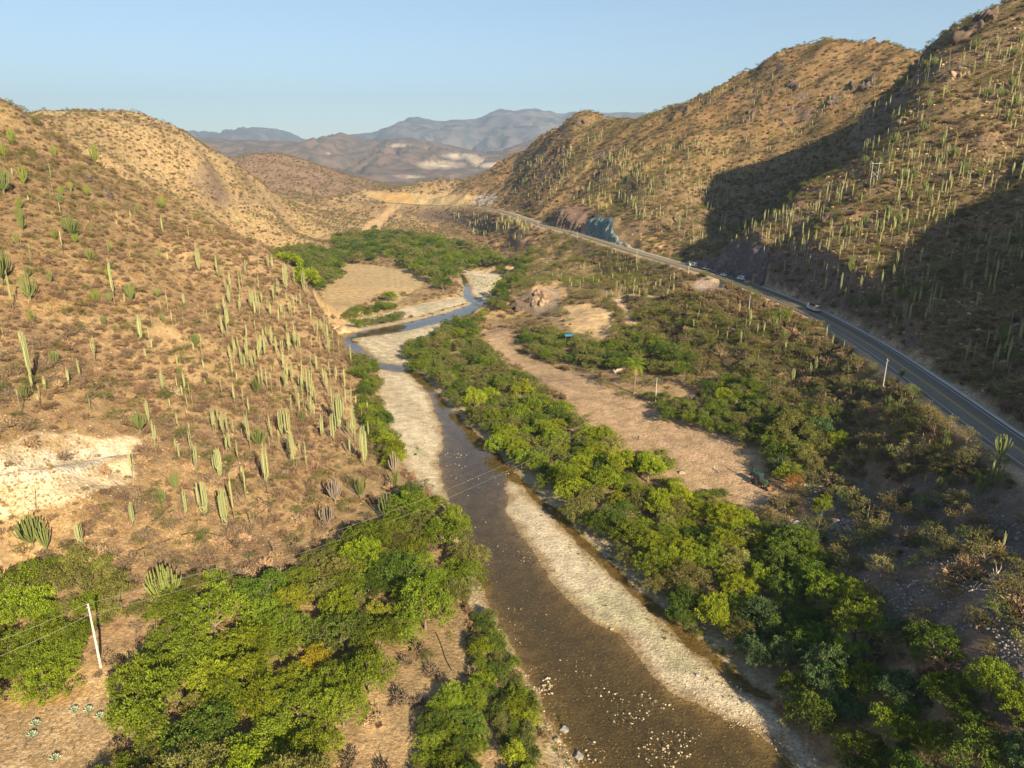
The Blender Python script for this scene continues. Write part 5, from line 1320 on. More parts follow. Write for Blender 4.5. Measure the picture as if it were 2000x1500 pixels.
for i in top:
    px, py = PXs[i], PYs[i]
    w = 'in the stony shallows at the bottom right' if px > 1300 else ('in the river beside the left bank' if px < 1110 and py > 1250 else ('in the brown shallows along the gravel bar' if px > 1120 or py < 1200 else 'in mid river'))
    place_stone('river_stone', SX_[i], SY_[i], -0.06, SR_[i], ST_S[G.integers(4)], 'pale rounded stone breaking the water %s' % w, 'stone', 'pale stones %s' % w, 0.8, 0.0)
scatter_stuff('river_stones', SX_[rest], SY_[rest], 0 * SX_[rest] - 0.02, SR_[rest], STONES['pale'], 'small pale stones strewn through the shallow river', 'stones', seed=11)
def stuff_on(poly, n_, r0, r1, src, name, label, cat, wet_ok=False, seed=0, pw=2.5, y1=1e9, nz=0.0, sz=1.0, lift=0.0):
    xs = [p[0] for p in poly]; ys = [p[1] for p in poly]
    px = G.uniform(min(xs), max(xs), n_ * 2); py = G.uniform(min(ys), max(ys), n_ * 2); m = in_poly(px, py, poly); px, py = px[m][:n_], py[m][:n_]
    d = np.stack([(px - 1000) / FPX, CP + (750 - py) / FPX * SP, -SP + (750 - py) / FPX * CP], 1)
    t = np.full(len(px), 60.0); best = np.full(len(px), np.nan)
    for s in np.geomspace(55, 900, 420):
        Z = CAM_Z + d[:, 2] * s; hit = (Z < H(d[:, 0] * s, d[:, 1] * s)) & np.isnan(best); best[hit] = s
    best = best * G.uniform(0.9935, 1.0, len(best))
    m = ~np.isnan(best); d, best = d[m], best[m]; x, y = d[:, 0] * best, d[:, 1] * best; z = H(x, y)
    m = (y < y1)
    if not wet_ok: m &= ~(in_poly(x, y, WATER) | in_poly(x, y, WATER2))
    if nz > 0: m &= vnoise(x / 4, y / 4, 820 + seed) > nz
    m &= road_info(x, y)[0] > 6
    x, y, z = x[m], y[m], z[m]; r = r0 + (r1 - r0) * G.uniform(0, 1, len(x)) ** pw
    scatter_stuff(name, x, y, z + lift, r, src, label, cat, SZ=r * sz, seed=seed)
stuff_on([(995,945),(1060,985),(1250,1178),(1440,1340),(1600,1500),(1500,1450),(1345,1375),(1220,1250),(1040,1085)], 3500, .04, .20, STONES['pale'], 'pebbles', 'pale pebbles and cobbles over the long gravel bar', 'pebbles', seed=21)
stuff_on([(1280,1250),(1360,1260),(1460,1350),(1600,1490),(1560,1520),(1400,1390),(1310,1330)], 1500, .07, .26, STONES['pale'], 'pebbles', 'coarse cobbles on the lower end of the gravel bar', 'pebbles', seed=22)
stuff_on([(745,725),(832,765),(870,870),(850,950),(790,900),(740,780)], 1500, .08, .22, STONES['pale'], 'pebbles', 'pebbles on the white bar below the cactus slope', 'pebbles', seed=23)
stuff_on([(930,1150),(1015,1280),(1070,1370),(1150,1500),(1100,1500),(1040,1380),(970,1240),(915,1190)], 1400, .06, .28, STONES['pale'], 'pebbles', 'pebbles and cobbles along the left water edge', 'pebbles', seed=24, wet_ok=True)
stuff_on([(1560,960),(1700,940),(1850,960),(2000,1000),(2000,1400),(1850,1290),(1680,1150),(1600,1050)], 4200, .08, .42, STONES['grey'], 'rubble', 'grey rubble strewn over the shaded slope at lower right', 'rubble', seed=25, nz=0.3, pw=3, y1=200)
stuff_on([(1560,940),(1640,950),(1700,1060),(1640,1060),(1590,1000)], 500, .2, .6, STONES['grey'], 'rubble', 'larger blocks in the dry gully of the shaded slope', 'rubble', seed=26, y1=200)
stuff_on([(0,200),(500,450),(720,800),(760,960),(500,1080),(0,1150)], 5200, .08, .40, STONES['brown'], 'rubble', 'brown stones lying on the left hillside', 'rubble', seed=27, pw=3)
stuff_on([(0,850),(280,850),(260,930),(120,1000),(0,1030)], 350, .08, .5, STONES['pale'], 'rubble', 'white broken stone on the quarry ledge', 'rubble', seed=28, pw=3)
stuff_on([(1000,350),(1640,80),(2000,0),(2000,800),(1500,560),(1100,440)], 4200, .2, 1.1, STONES['brown'], 'rubble', 'brown rocks lying over the right hillside', 'rubble', seed=29, pw=3)
stuff_on([(930,640),(1010,690),(1200,760),(1420,850),(1530,960),(1500,1030),(1300,930),(1100,780)], 1400, .15, .5, TUFT, 'dry_grass', 'straw tufts and litter on the sandy field', 'grass', seed=30, nz=0.42, sz=0.7)
stuff_on([(0,1340),(150,1310),(290,1300),(300,1390),(180,1500),(0,1500)], 2600, .10, .35, TUFT, 'dry_grass', 'short straw grass on the tan agave field', 'grass', seed=31, nz=0.25, sz=0.6)
stuff_on([(400,600),(700,650),(740,900),(600,1060),(200,1100),(0,1120),(0,600)], 7000, .2, .7, TUFT, 'dry_grass', 'dry straw grass between the cacti on the left slope', 'grass', seed=32, nz=0.35)
stuff_on([(1000,350),(1640,80),(2000,0),(2000,800),(1500,560),(1100,440)], 9000, .4, 1.3, TUFT, 'dry_grass', 'dry grass tussocks over the right hillside', 'grass', seed=37)
stuff_on([(0,200),(500,450),(430,600),(0,620)], 5000, .4, 1.1, TUFT, 'dry_grass', 'dry grass tussocks near the top of the left slope', 'grass', seed=38)
stuff_on([(60,230),(210,216),(450,320),(640,440),(560,480),(400,440)], 5000, .8, 2.0, TUFT, 'dry_grass', 'dry grass tussocks on the second left hill', 'grass', seed=39)
stuff_on([(930,1180),(1000,1290),(1070,1400),(1120,1500),(980,1500),(900,1300),(860,1220)], 1800, .15, .5, TUFT + REED, 'dry_grass', 'mixed grass on the sandy left bank', 'grass', seed=33, nz=0.4)
stuff_on([(1040,950),(1150,1055),(1260,1155),(1360,1245),(1450,1325),(1435,1345),(1330,1265),(1220,1175),(1120,1085)], 900, .2, .6, REED, 'reeds', 'green waterside weeds fringing the dark side channel', 'weeds', seed=34, wet_ok=False, nz=0.35)
stuff_on([(690,665),(840,640),(900,620),(860,650),(790,690),(800,716),(735,704)], 700, .25, .7, REED, 'reeds', 'yellow-green weeds on the middle gravel bar', 'weeds', seed=35, nz=0.5, sz=0.6)
stuff_on([(910,535),(975,540),(980,560),(950,590),(930,580)], 400, .4, 1.0, REED, 'reeds', 'weeds on the far gravel bar', 'weeds', seed=36, nz=0.45, sz=0.7)
bedm = plant_mat('bed_stone', trans=0, spread=0.35, rough=0.9, fixed=(0.23,0.17,0.09), fixed2=(0.12,0.09,0.045)); BED = [source('stone', stone_mesh(260 + i, 1, bedm)) for i in range(2)]
stuff_on([(860,905),(990,930),(1100,1160),(1345,1375),(1560,1500),(1150,1500),(1010,1280),(905,1060)], 5500, .05, .28, BED, 'bed_stones', 'brown cobbles seen through the shallow river', 'stones', seed=50, wet_ok=True, pw=2.0)
stuff_on([(995,945),(1060,985),(1250,1178),(1440,1340),(1500,1450),(1345,1375),(1220,1250),(1040,1085)], 160, .3, .8, SRC_A[:2], 'flood_debris', 'flood debris and dead twigs on the gravel bar', 'debris', seed=51, nz=0.5, sz=0.35)
# low bushes standing on the gravel bar edge
for px, py, r in [(1135,1045,.8),(1165,1070,.7),(1190,1095,.8),(1215,1125,.7),(1245,1150,.9),(1320,1205,1.3),(1340,1225,1.4),(1362,1243,1.5),(1385,1262,1.2),(1405,1280,1.1),(1430,1310,.9),(1455,1330,.9),(815,878,.9),(812,890,.6),(1183,1228,.5),(1095,1410,.8),(1085,1390,.7),(1110,1400,.6)]:
    p = ground_at(px, py)
    if p is None: continue
    place_tree('bar_bush', SPARSE[G.integers(3)] if G.uniform() < 0.5 else MID[G.integers(4)], p[0], p[1], p[2], r, r * 0.9, G.uniform(0, 6.28), jit((0.15,0.165,0.035), G), 'low green bush on the %s' % ('outer edge of the long gravel bar' if px > 1120 else 'gravel margin of the left bank'), 'bush', 'low bushes on the %s' % ('long gravel bar' if px > 1120 else 'left gravel margin'))

# ---------------------------------------------------------------- poles and cables
pole_mat = simple_mat('pole_concrete', (0.50,0.48,0.44), 0.8, var=0.15, scale=1.5)
dark_metal = simple_mat('dark_metal', (0.06,0.06,0.065), 0.5, metal=0.4)
cable_mat = simple_mat('cable', (0.42,0.40,0.37), 0.5, metal=0.3)
pale_steel = simple_mat('pale_steel', (0.42,0.46,0.44), 0.5, metal=0.2)
def pole(px, py, hpx, label, arms=True):
    p = ground_at(px, py)
    if p is None: return None
    D = project(p[0], p[1], p[2])[2]; h = hpx * D / FPX * 1.04; thk = 1.0 if D < 150 else 0.62
    o = link('utility_pole', None, None, (p[0], p[1], Hs(p[0], p[1])), label=label, category='utility pole')
    mb = MB(); mb.tube([(0, 0, -0.5), (0, 0, h * 0.5), (0, 0, h)], [0.21 * thk, 0.17 * thk, 0.12 * thk], 8); link('shaft', mb.build('shaft', pole_mat), o)
    mb = MB(); mb.box((0, 0, h - 0.45), (0.16, 1.5 if arms else 0.9, 0.12)); link('crossarm', mb.build('crossarm', pale_steel), o)
    for s in (-0.62 if arms else -0.38, 0.62 if arms else 0.38, 0):
        mb = MB(); z = h - 0.38 if s else h
        mb.tube([(0, s, z), (0, s, z + 0.10), (0, s, z + 0.22)], [0.05, 0.09, 0.04], 6); link('insulator', mb.build('insulator', dark_metal), o)
    return Vector((p[0], p[1], Hs(p[0], p[1]) + h))
pl = pole(197,1303,138,'white concrete pole leaning in view at the lower left, beside the tan field', False)
pr_ = pole(1280,789,51,'white pole among green bushes at the right edge of the sandy field')
pole(1722,772,68,'white pole on the bank below the highway bend')
pole(1462,612,33,'white pole below the highway behind the cactus with three columns')
q = pole(1344,543,31,'white pole with a transformer beside the parked white vehicles')
pole(1243,525,31,'white pole on the knoll under the highway')
pole(1183,469,20,'short looking pole in front of the turquoise cutting')
pole(1127,471,16,'thin pole beside the road left of the turquoise cutting')
pole(1051,451,20,'white pole at the road corner beyond the dark cutting')
pole(1012,438,17,'pale pole left of the road corner, far up the valley')
if q is not None:
    mb = MB(); mb.tube([(0, 0, 0), (0, 0, 0.5), (0, 0, 1.1)], [0.38, 0.42, 0.36], 10)
    link('transformer', mb.build('transformer', pale_steel), None, (q.x + 0.5, q.y - 0.2, q.z - 2.2), label='pale round transformer hung on the pole by the parked vehicles', category='transformer')
def cable(a, b, sag, label, r=0.017, group=None):
    a, b = np.array(a), np.array(b); t = np.linspace(0, 1, 40); P = a + (b - a) * t[:, None]; P[:, 2] -= sag * 4 * t * (1 - t)
    mb = MB(); mb.tube(P, r, 4); link('cable', mb.build('cable', cable_mat), label=label, category='cable', group=group)
if pl is not None and pr_ is not None:
    off = Vector((-70, 4, 30))
    cable(pl, pr_, 7, 'upper thin cable spanning the river from the lower left pole')
    cable(pl + Vector((0.1, 0, -1.9)), pr_ + Vector((0, 0, -1.3)), 7.5, 'lower thin cable spanning the river from the lower left pole')
    e = at_y(-700, 1440, 60)
    cable(pl, (e[0], e[1], e[2]), 2.0, 'upper cable running from the lower left pole out of the left edge')
    e = at_y(-700, 1500, 58)
    cable(pl + Vector((-0.1, 0, -1.9)), (e[0], e[1], e[2]), 2.0, 'lower cable running from the lower left pole out of the left edge')
def hframe(px, py, hpx, wpx, label, yaw=0.0):
    p = ground_at(px, py)
    if p is None: return
    D = project(p[0], p[1], p[2])[2]; h = hpx * D / FPX * 1.03; w = wpx * D / FPX
    o = link('transmission_frame', None, None, (p[0], p[1], p[2]), (0, 0, yaw), label=label, category='power pylon')
    for s in (-0.25, 0.25):
        mb = MB(); mb.tube([(s * w, 0, -1.5), (s * w, 0, h * 0.5), (s * w, 0, h)], [0.13, 0.11, 0.09], 6); link('pole', mb.build('pole', pole_mat), o)
        mb = MB(); mb.tube([(s * w, 0, h * 0.93), (s * w * 1.7, 0, h * 1.05)], [0.09, 0.07], 4); link('strut', mb.build('strut', pale_steel), o)
        mb = MB(); mb.tube([(s * w, 0.1, h * 0.62), (-s * w, 0.1, h * 0.38)], [0.07, 0.07], 4); link('brace', mb.build('brace', pale_steel), o)
    mb = MB(); mb.box((0, 0, h * 0.94), (w, 0.14, 0.16)); link('crossarm', mb.build('crossarm', pale_steel), o)
hframe(1705,364,44,25,'pale two-pole power frame standing on the right hillside')
hframe(798,358,13,11,'two-pole power frame on the far ridge, left one')
hframe(883,357,14,11,'two-pole power frame on the far ridge, right one')

# ---------------------------------------------------------------- palm
def palm(px, py, hpx):
    p = ground_at(px, py); D = project(*p)[2]; h = hpx * D / FPX * 0.74
    o = link('palm_tree', None, None, (p[0], p[1], p[2]), label='single palm with drooping fronds at the edge of the sandy field', category='palm tree')
    mb = MB(); mb.tube([(0, 0, -0.4), (0.15, 0, h * 0.35), (0.05, 0, h * 0.7), (0, 0, h)], [0.34, 0.24, 0.2, 0.22], 8); link('trunk', mb.build('trunk', bark_mat), o)
    g = np.random.default_rng(5); fm = {True: plant_mat('palm_frond', trans=0.25, fixed=(0.15,0.22,0.02), fixed2=(0.22,0.27,0.03)), False: plant_mat('dry_frond', trans=0.2, fixed=(0.34,0.25,0.09))}
    for k in range(24):
        a = k * 2.399; el = 1.2 - 1.75 * k / 24; L_ = h * 0.47 * g.uniform(0.85, 1.1); V, F = [], []
        dh = np.array([math.cos(a), math.sin(a), 0]); n_ = 12; pos = np.array([0, 0, h]); e = el; pts = [pos.copy()]
        for i in range(n_): pos = pos + (dh * math.cos(e) + np.array([0, 0, math.sin(e)])) * L_ / n_; e -= 0.13; pts.append(pos.copy())
        side = np.array([-math.sin(a), math.cos(a), 0]); mb = MB()
        for i in range(1, n_ + 1):
            w = L_ * 0.26 * math.sin(math.pi * min(0.97, (i + 0.4) / (n_ + 1))) + 0.1
            for s in (-1, 1):
                b0 = pts[i - 1]; b1 = pts[i - 1] * 0.4 + pts[i] * 0.6; tip = b0 + side * s * w + (pts[i] - pts[i - 1]) * 1.2 + np.array([0, 0, -w * 0.45])
                mb.add([b0, b1, tip, tip], [(0, 1, 2, 3)], g.uniform(0, 1))
        me = mb.build('frond', fm[k < 19]); link('frond', me, o)
palm(1238,769,80)

# ---------------------------------------------------------------- agaves
agm = plant_mat('agave_leaf', trans=0.05, spread=0.2)
def agave(px, py, r, label, group=None, parts=False, colr=(0.34,0.41,0.29)):
    p = ground_at(px, py)
    if p is None: return
    g = np.random.default_rng(int(px * 7 + py)); n_ = 20 if parts else 12
    rz = 0; root = link('agave', None, None, (p[0], p[1], Hs(p[0], p[1])), label=label, category='agave', group=group) if parts else None
    mball = MB()
    for k in range(n_):
        a = k * 2.399; el = 1.35 - 1.15 * k / n_; d = np.array([math.cos(a) * math.cos(el), math.sin(a) * math.cos(el), math.sin(el)]); s = np.array([-math.sin(a), math.cos(a), 0])
        w = r * 0.06; mid = d * r * 0.45; tip = d * r + np.array([0, 0, -0.04 * r]); up = np.cross(s, d) * w * 0.5
        V = [np.zeros(3) - s * w * 0.8, s * w * 0.8, mid + s * w + up, mid - s * w + up, tip, mid - up * 0.6, -up * 0.5]
        F = [(0, 1, 2, 3), (3, 2, 4, 4), (0, 3, 5, 6), (1, 6, 5, 2), (3, 4, 5, 5), (2, 5, 4, 4)]
        mb = MB() if parts else mball
        mb.add(V, F, g.uniform(0.2, 0.9))
        if parts: q = link('leaf', mb.build('leaf', agm), root); q.color = (*jit(colr, G, 0.05), 1)
    if not parts:
        q = link('agave', mball.build('agave', agm), None, (p[0], p[1], Hs(p[0], p[1])), label=label, category='agave', group=group); q.color = (*colr, 1)
for px, py, lab in [(147,1396,'large blue-green agave, left of three by the field shadow'),(173,1390,'large blue-green agave, middle of three by the field shadow'),(196,1404,'large blue-green agave, right of three by the field shadow'),
                    (70,1420,'upper of two blue-green agaves in the left part of the tan field'),(64,1443,'lower of two blue-green agaves in the left part of the tan field'),(109,1490,'blue-green agave nearest the bottom edge')]:
    agave(px, py, 1.7, lab, None, True)
for r_ in range(5):
    for k in range(9):
        px, py = 8 + k * 27 + r_ * 7 + G.uniform(-5, 5), 1408 + r_ * 21 - k * 5 + G.uniform(-4, 4)
        if px < 235 - r_ * 22 and py < 1498: agave(px, py, G.uniform(0.45, 0.75), 'small withered agave in the rows of the tan field', 'small agaves in rows', False, (0.26,0.22,0.15))

# ---------------------------------------------------------------- vehicles
wpaint = simple_mat('white_coachwork', (0.70,0.71,0.72), 0.35, spec=0.5); glass = simple_mat('dark_glass', (0.03,0.035,0.045), 0.08, spec=0.8); rubber = simple_mat('rubber', (0.02,0.02,0.02), 0.8)
rim_m = simple_mat('rim', (0.45,0.45,0.46), 0.35, metal=0.8); red_l = simple_mat('red_lamp', (0.45,0.02,0.02), 0.3); black_m = simple_mat('black_tarpaulin', (0.03,0.03,0.035), 0.85); green_p = simple_mat('green_paint', (0.02,0.085,0.055), 0.4)
white_l = simple_mat('clear_lamp', (0.7,0.7,0.65), 0.2); slat_m = simple_mat('slat_wood', (0.42,0.33,0.26), 0.8, var=0.2, scale=3); blue_m = simple_mat('blue_tarpaulin', (0.05,0.22,0.42), 0.6); rust_m = simple_mat('rust_steel', (0.20,0.10,0.06), 0.7)
def wheel(root, x, y, r, w):
    a = np.arange(16) * math.pi / 8
    for nm, rr, ww, mt in (('wheel', r, w, rubber), ('rim', r * 0.58, w + 0.02, rim_m)):
        V = [(x + r * 0 + rr * math.cos(t), y + s * ww / 2, r + rr * math.sin(t)) for s in (-1, 1) for t in a] + [(x, y - ww / 2, r), (x, y + ww / 2, r)]
        F = [(i, (i + 1) % 16, 16 + (i + 1) % 16, 16 + i) for i in range(16)] + [(32, (i + 1) % 16, i, i) for i in range(16)] + [(33, 16 + i, 16 + (i + 1) % 16, 16 + (i + 1) % 16) for i in range(16)]
        me = mesh_np(nm, V, F, [mt])
        me.validate(); q = link(nm, me, root if nm == 'wheel' else last)
        last = q
def prism(profile, y0, y1, mt, name, root, inset=0.0):
    """side outline (x,z) extruded across y, upper edge drawn in"""
    n_ = len(profile); zm = max(p[1] for p in profile); zl = min(p[1] for p in profile)
    V = []
    for s, yy in ((1, y0), (-1, y1)):
        for x, z in profile: V.append((x, yy + s * inset * (z - zl) / (zm - zl + 1e-6), z))
    import bmesh
    bm = bmesh.new(); vs = [bm.verts.new(v) for v in V]
    bm.faces.new(vs[:n_]); bm.faces.new(vs[n_:][::-1])
    for i in range(n_): bm.faces.new((vs[i], vs[n_ + i], vs[n_ + (i + 1) % n_], vs[(i + 1) % n_]))
    bmesh.ops.recalc_face_normals(bm, faces=bm.faces)
    bmesh.ops.bevel(bm, geom=list(bm.edges), offset=0.04, segments=2, affect='EDGES', profile=0.7)
    me = bpy.data.meshes.new(name); bm.to_mesh(me); bm.free(); me.materials.append(mt)
    return link(name, me, root)
def car(kind, label):
    root = link({'van': 'parked_van', 'pickup': 'parked_pickup', 'car': 'parked_car'}[kind], None, label=label, category={'van': 'van', 'pickup': 'pickup truck', 'car': 'car'}[kind])
    if kind == 'car':
        prism([(-2.1,.35),(2.15,.35),(2.2,.72),(1.2,.92),(-1.95,.98),(-2.15,.7)], -.85, .85, wpaint, 'body', root, .06)
        prism([(-1.75,.96),(1.1,.92),(.35,1.42),(-1.1,1.46)], -.78, .78, glass, 'window', root, .14); prism([(-1.05,1.44),(.33,1.40),(.28,1.47),(-1.0,1.50)], -.62, .62, wpaint, 'roof', root)
    elif kind == 'pickup':
        prism([(-2.6,.5),(2.5,.5),(2.55,.95),(1.5,1.12),(-2.6,1.12)], -.9, .9, wpaint, 'body', root, .04)
        prism([(-.45,1.1),(1.45,1.1),(.75,1.72),(-.35,1.75)], -.82, .82, glass, 'window', root, .13); prism([(-.33,1.73),(.73,1.70),(.66,1.78),(-.3,1.80)], -.66, .66, wpaint, 'roof', root)
        prism([(-2.5,1.13),(-.55,1.13),(-.55,1.16),(-2.5,1.16)], -.75, .75, black_m, 'cargo_bed', root)
    else:
        prism([(-2.5,.45),(2.4,.45),(2.45,1.0),(1.7,1.25),(1.2,2.0),(-2.45,2.1),(-2.5,1.0)], -.95, .95, wpaint, 'body', root, .10)
        prism([(1.28,1.32),(1.72,1.28),(1.24,1.9),(1.15,1.9)], -.80, .80, glass, 'windscreen', root, .08)
        for s in (-1, 1): prism([(-1.8,1.3),(1.1,1.3),(.95,1.78),(-1.8,1.78)], s * .90 - .03, s * .90 + .03, glass, 'window', root)
        prism([(-2.53,1.3),(-2.47,1.3),(-2.44,1.8),(-2.5,1.8)], -.7, .7, glass, 'rear_window', root)
    fx, rx, yy = (1.35, -1.35, .8) if kind == 'car' else (1.6, -1.6, .82)
    for x in (fx, rx):
        for s in (-1, 1): wheel(root, x, s * yy, .34 if kind == 'car' else .38, .22)
    for s in (-1, 1):
        mb = MB(); mb.box(({'car': -2.12, 'pickup': -2.62, 'van': -2.53}[kind], s * .68, .85), (.08, .25, .2)); link('tail_lamp', mb.build('tail_lamp', red_l), root)
        mb = MB(); mb.box(({'car': 2.16, 'pickup': 2.54, 'van': 2.44}[kind], s * .62, .72), (.08, .3, .16)); link('headlamp', mb.build('headlamp', white_l), root)
    return root
def on_road(root, y, off, turn=0.0, extra=0.0):
    i = int(np.argmin(np.abs(RP[:, 1] - y))); T = RP[min(i + 2, len(RP) - 1)] - RP[max(i - 2, 0)]; a = math.atan2(T[1], T[0]); T = T / np.linalg.norm(T)
    root.location = (RP[i, 0] + T[1] * off, RP[i, 1] - T[0] * off, RP[i, 2] + 0.07 + extra); root.rotation_euler = (0, 0, a + turn)
def y_of(px, off=0):   # stretch of road seen at photo column px
    c = [(abs(project(*r)[0] - px), r[1]) for r in RP if r[1] < 600]
    return min(c)[1]
on_road(car('van', 'white van nearest the white pole, leftmost of the parked vehicles'), y_of(1343), 3.4)
on_road(car('pickup', 'white pickup standing second in the row beside the pole'), y_of(1368), 3.2)
on_road(car('car', 'small white car on the highway in front of the dark rock face'), y_of(1406), 1.8)
on_road(car('van', 'white van parked in shade against the dark rock face'), y_of(1433), 4.4, 0.15)
root = link('cargo_truck', None, label='cargo truck with black tarpaulin top and slatted white rear driving away', category='truck')
prism([(-3.6,.75),(1.6,.75),(1.6,1.15),(-3.6,1.15)], -1.15, 1.15, wpaint, 'chassis', root)
for s in (-1, 1):
    for k in range(4):
        mb = MB(); mb.box((-1.0, s * 1.2, 1.35 + k * .28), (5.2, .05, .2)); link('slat', mb.build('slat', wpaint if k < 2 else slat_m), root)
    for k in range(5):
        mb = MB(); mb.box((-3.5 + k * 1.25, s * 1.16, 1.7), (.1, .08, 1.1)); link('post', mb.build('post', wpaint), root)
for k in range(6):
    mb = MB(); mb.box((-3.65, 0, 1.38 + k * .27), (.06, 2.3, .17)); link('rear_slat', mb.build('rear_slat', wpaint if k in (0, 5) else slat_m), root)
mb = MB(); mb.box((-3.66, 0, .95), (.1, 2.4, .35)); link('bumper', mb.build('bumper', wpaint), root)
prism([(-3.5,1.2),(1.5,1.2),(1.5,2.95),(.2,3.15),(-1.2,3.0),(-2.5,3.12),(-3.5,2.9)], -1.22, 1.22, black_m, 'tarpaulin', root, .06)
prism([(1.75,.6),(3.7,.6),(3.75,1.5),(3.3,2.5),(1.75,2.55)], -1.05, 1.05, wpaint, 'cab', root, .06)
prism([(3.40,1.6),(3.82,1.55),(3.42,2.35),(3.32,2.35)], -.9, .9, glass, 'windscreen', root)
for x, yy in ((2.9, 1.0), (-1.6, 1.0), (-2.7, 1.0)):
    for s in (-1, 1): wheel(root, x, s * yy, .48, .3)
for s in (-1, 1):
    mb = MB(); mb.box((-3.73, s * .95, 1.0), (.05, .3, .16)); link('tail_lamp', mb.build('tail_lamp', red_l), root)
on_road(root, y_of(1578), 1.6)

# tractor with a digging arm
p = ground_at(1484, 947)
root = link('backhoe_tractor', None, None, (p[0], p[1], p[2]), (0, 0, R(-62)), label='dark green backhoe tractor parked at the end of the sandy field', category='tractor')
prism([(-.6,.9),(2.1,.9),(2.15,1.5),(.5,1.65),(-.6,1.6)], -.42, .42, green_p, 'bonnet', root, .03)
prism([(-1.5,1.1),(.4,1.1),(.45,1.9),(.2,2.75),(-1.35,2.75),(-1.5,1.9)], -.75, .75, glass, 'cab', root, .05)
prism([(-1.45,2.76),(.35,2.76),(.3,2.9),(-1.4,2.9)], -.85, .85, green_p, 'roof', root)
prism([(-1.7,.7),(2.0,.7),(2.0,.95),(-1.7,.95)], -.5, .5, dark_metal, 'frame', root)
for s in (-1, 1): wheel(root, -.9, s * 1.0, .82, .45); wheel(root, 1.6, s * .9, .5, .32)
for s in (-1, 1):
    mb = MB(); mb.tube([(.3, s * .6, 1.5), (1.9, s * .62, 1.2), (3.0, s * .65, .5)], [.1, .1, .08], 4); link('loader_arm', mb.build('loader_arm', rust_m), root)
prism([(2.9,.05),(3.7,.05),(3.8,.3),(3.2,.85),(2.9,.8)], -1.1, 1.1, rust_m, 'bucket', root)
mb = MB(); mb.tube([(-1.9, 0, 1.0), (-2.5, 0, 2.6), (-2.2, 0, 4.2)], [.2, .17, .12], 4); link('boom', mb.build('boom', green_p), root)
mb = MB(); mb.tube([(-2.2, 0, 4.2), (-3.0, 0, 3.0), (-3.2, 0, 1.9)], [.13, .11, .09], 4); link('dipper_arm', mb.build('dipper_arm', rust_m), root)
prism([(-3.5,1.3),(-2.9,1.3),(-2.85,1.9),(-3.3,2.0)], -.35, .35, rust_m, 'digging_bucket', root)
for s in (-1, 1):
    mb = MB(); mb.tube([(-1.7, s * .6, 1.0), (-2.0, s * 1.3, .1)], [.09, .09], 4); mb.box((-2.0, s * 1.35, .06), (.5, .4, .08)); link('stabiliser', mb.build('stabiliser', rust_m), root)

# person walking over the sandy field
def person_bm(px, py, label, yaw):
    import bmesh
    p = ground_at(px, py)
    root = link('person', None, None, (p[0], p[1], p[2]), (0, 0, yaw), label=label, category='person')
    J = [(0,0,.95,.15),(.02,0,1.32,.17),(.02,0,1.50,.065),(.04,0,1.66,.105),(.02,.20,1.42,.07),(-.02,.27,1.14,.05),(.06,.28,.88,.04),(.02,-.20,1.42,.07),(.0,-.28,1.14,.05),(-.06,-.27,.90,.04),
         (.0,.10,.88,.10),(.14,.11,.50,.075),(.10,.11,.08,.05),(.26,.12,.05,.045),(.0,-.10,.88,.10),(-.02,-.11,.48,.075),(-.22,-.11,.10,.05),(-.08,-.12,.05,.045)]
    E = [(0,1),(1,2),(2,3),(1,4),(4,5),(5,6),(1,7),(7,8),(8,9),(0,10),(10,11),(11,12),(12,13),(0,14),(14,15),(15,16),(16,17)]
    bm = bmesh.new(); sl = bm.verts.layers.skin.verify(); vs = []
    for j in J: v = bm.verts.new(j[:3]); v[sl].radius = (j[3], j[3]); vs.append(v)
    vs[0][sl].use_root = True
    for a, b in E: bm.edges.new((vs[a], vs[b]))
    me = bpy.data.meshes.new('body'); bm.to_mesh(me); bm.free(); me.materials.append(simple_mat('dark_clothes', (0.035,0.045,0.075), 0.8))
    o = link('body', me, root); o.modifiers.new('skin', 'SKIN'); ss = o.modifiers.new('sub', 'SUBSURF'); ss.levels = 1; ss.render_levels = 1
    mb = MB(); mb.tube([(.04, 0, 1.70), (.04, 0, 1.72), (.04, 0, 1.80), (.04, 0, 1.84)], [.19, .12, .11, .07], 12); link('hat', mb.build('hat', straw), root)
    mb = MB(); mb.tube([(.06, 0, 1.52), (.07, 0, 1.62), (.06, 0, 1.70)], [.08, .112, .10], 10); link('face', mb.build('face', simple_mat('skin', (0.33,0.19,0.12), 0.6)), root)
person_bm(1246, 861, 'person in dark clothes walking on the sandy field', 0.4)

# ruined walls, tarpaulin shelter, hose, logs, posts
adobe = simple_mat('adobe', (0.47,0.36,0.25), 0.95, var=0.2, scale=1.2)
p = ground_at(1212, 728); root = link('ruined_hut', None, None, (p[0], p[1], p[2]), (0, 0, 0.5), label='low roofless adobe ruin beside the palm', category='ruin')
for c, s in (((0, 0, .7), (4.4, .4, 2.0)), ((2.0, 1.8, .9), (.4, 3.6, 2.4)), ((-2.0, 1.4, .4), (.4, 2.8, 1.4))):
    mb = MB(); mb.box(c, s, taper=0.9); link('wall', mb.build('wall', adobe), root)
p = ground_at(1110, 672); root = link('tarpaulin_shelter', None, None, (p[0], p[1], p[2]), (0, 0, 0.3), label='blue tarpaulin shelter half hidden in the green trees', category='shelter')
mb = MB(); mb.add([(-2, -1.6, 3.9), (2, -1.6, 3.8), (2, 0, 4.5), (-2, 0, 4.6), (2, 1.6, 3.7), (-2, 1.6, 3.9)], [(0, 1, 2, 3), (3, 2, 4, 5)]); link('cover', mb.build('cover', blue_m), root)
for x in (-1.9, 1.9):
    for y in (-1.5, 1.5): mb = MB(); mb.tube([(x, y, -.3), (x, y, 3.8)], [.08, .07], 5); link('post', mb.build('post', bark_mat), root)
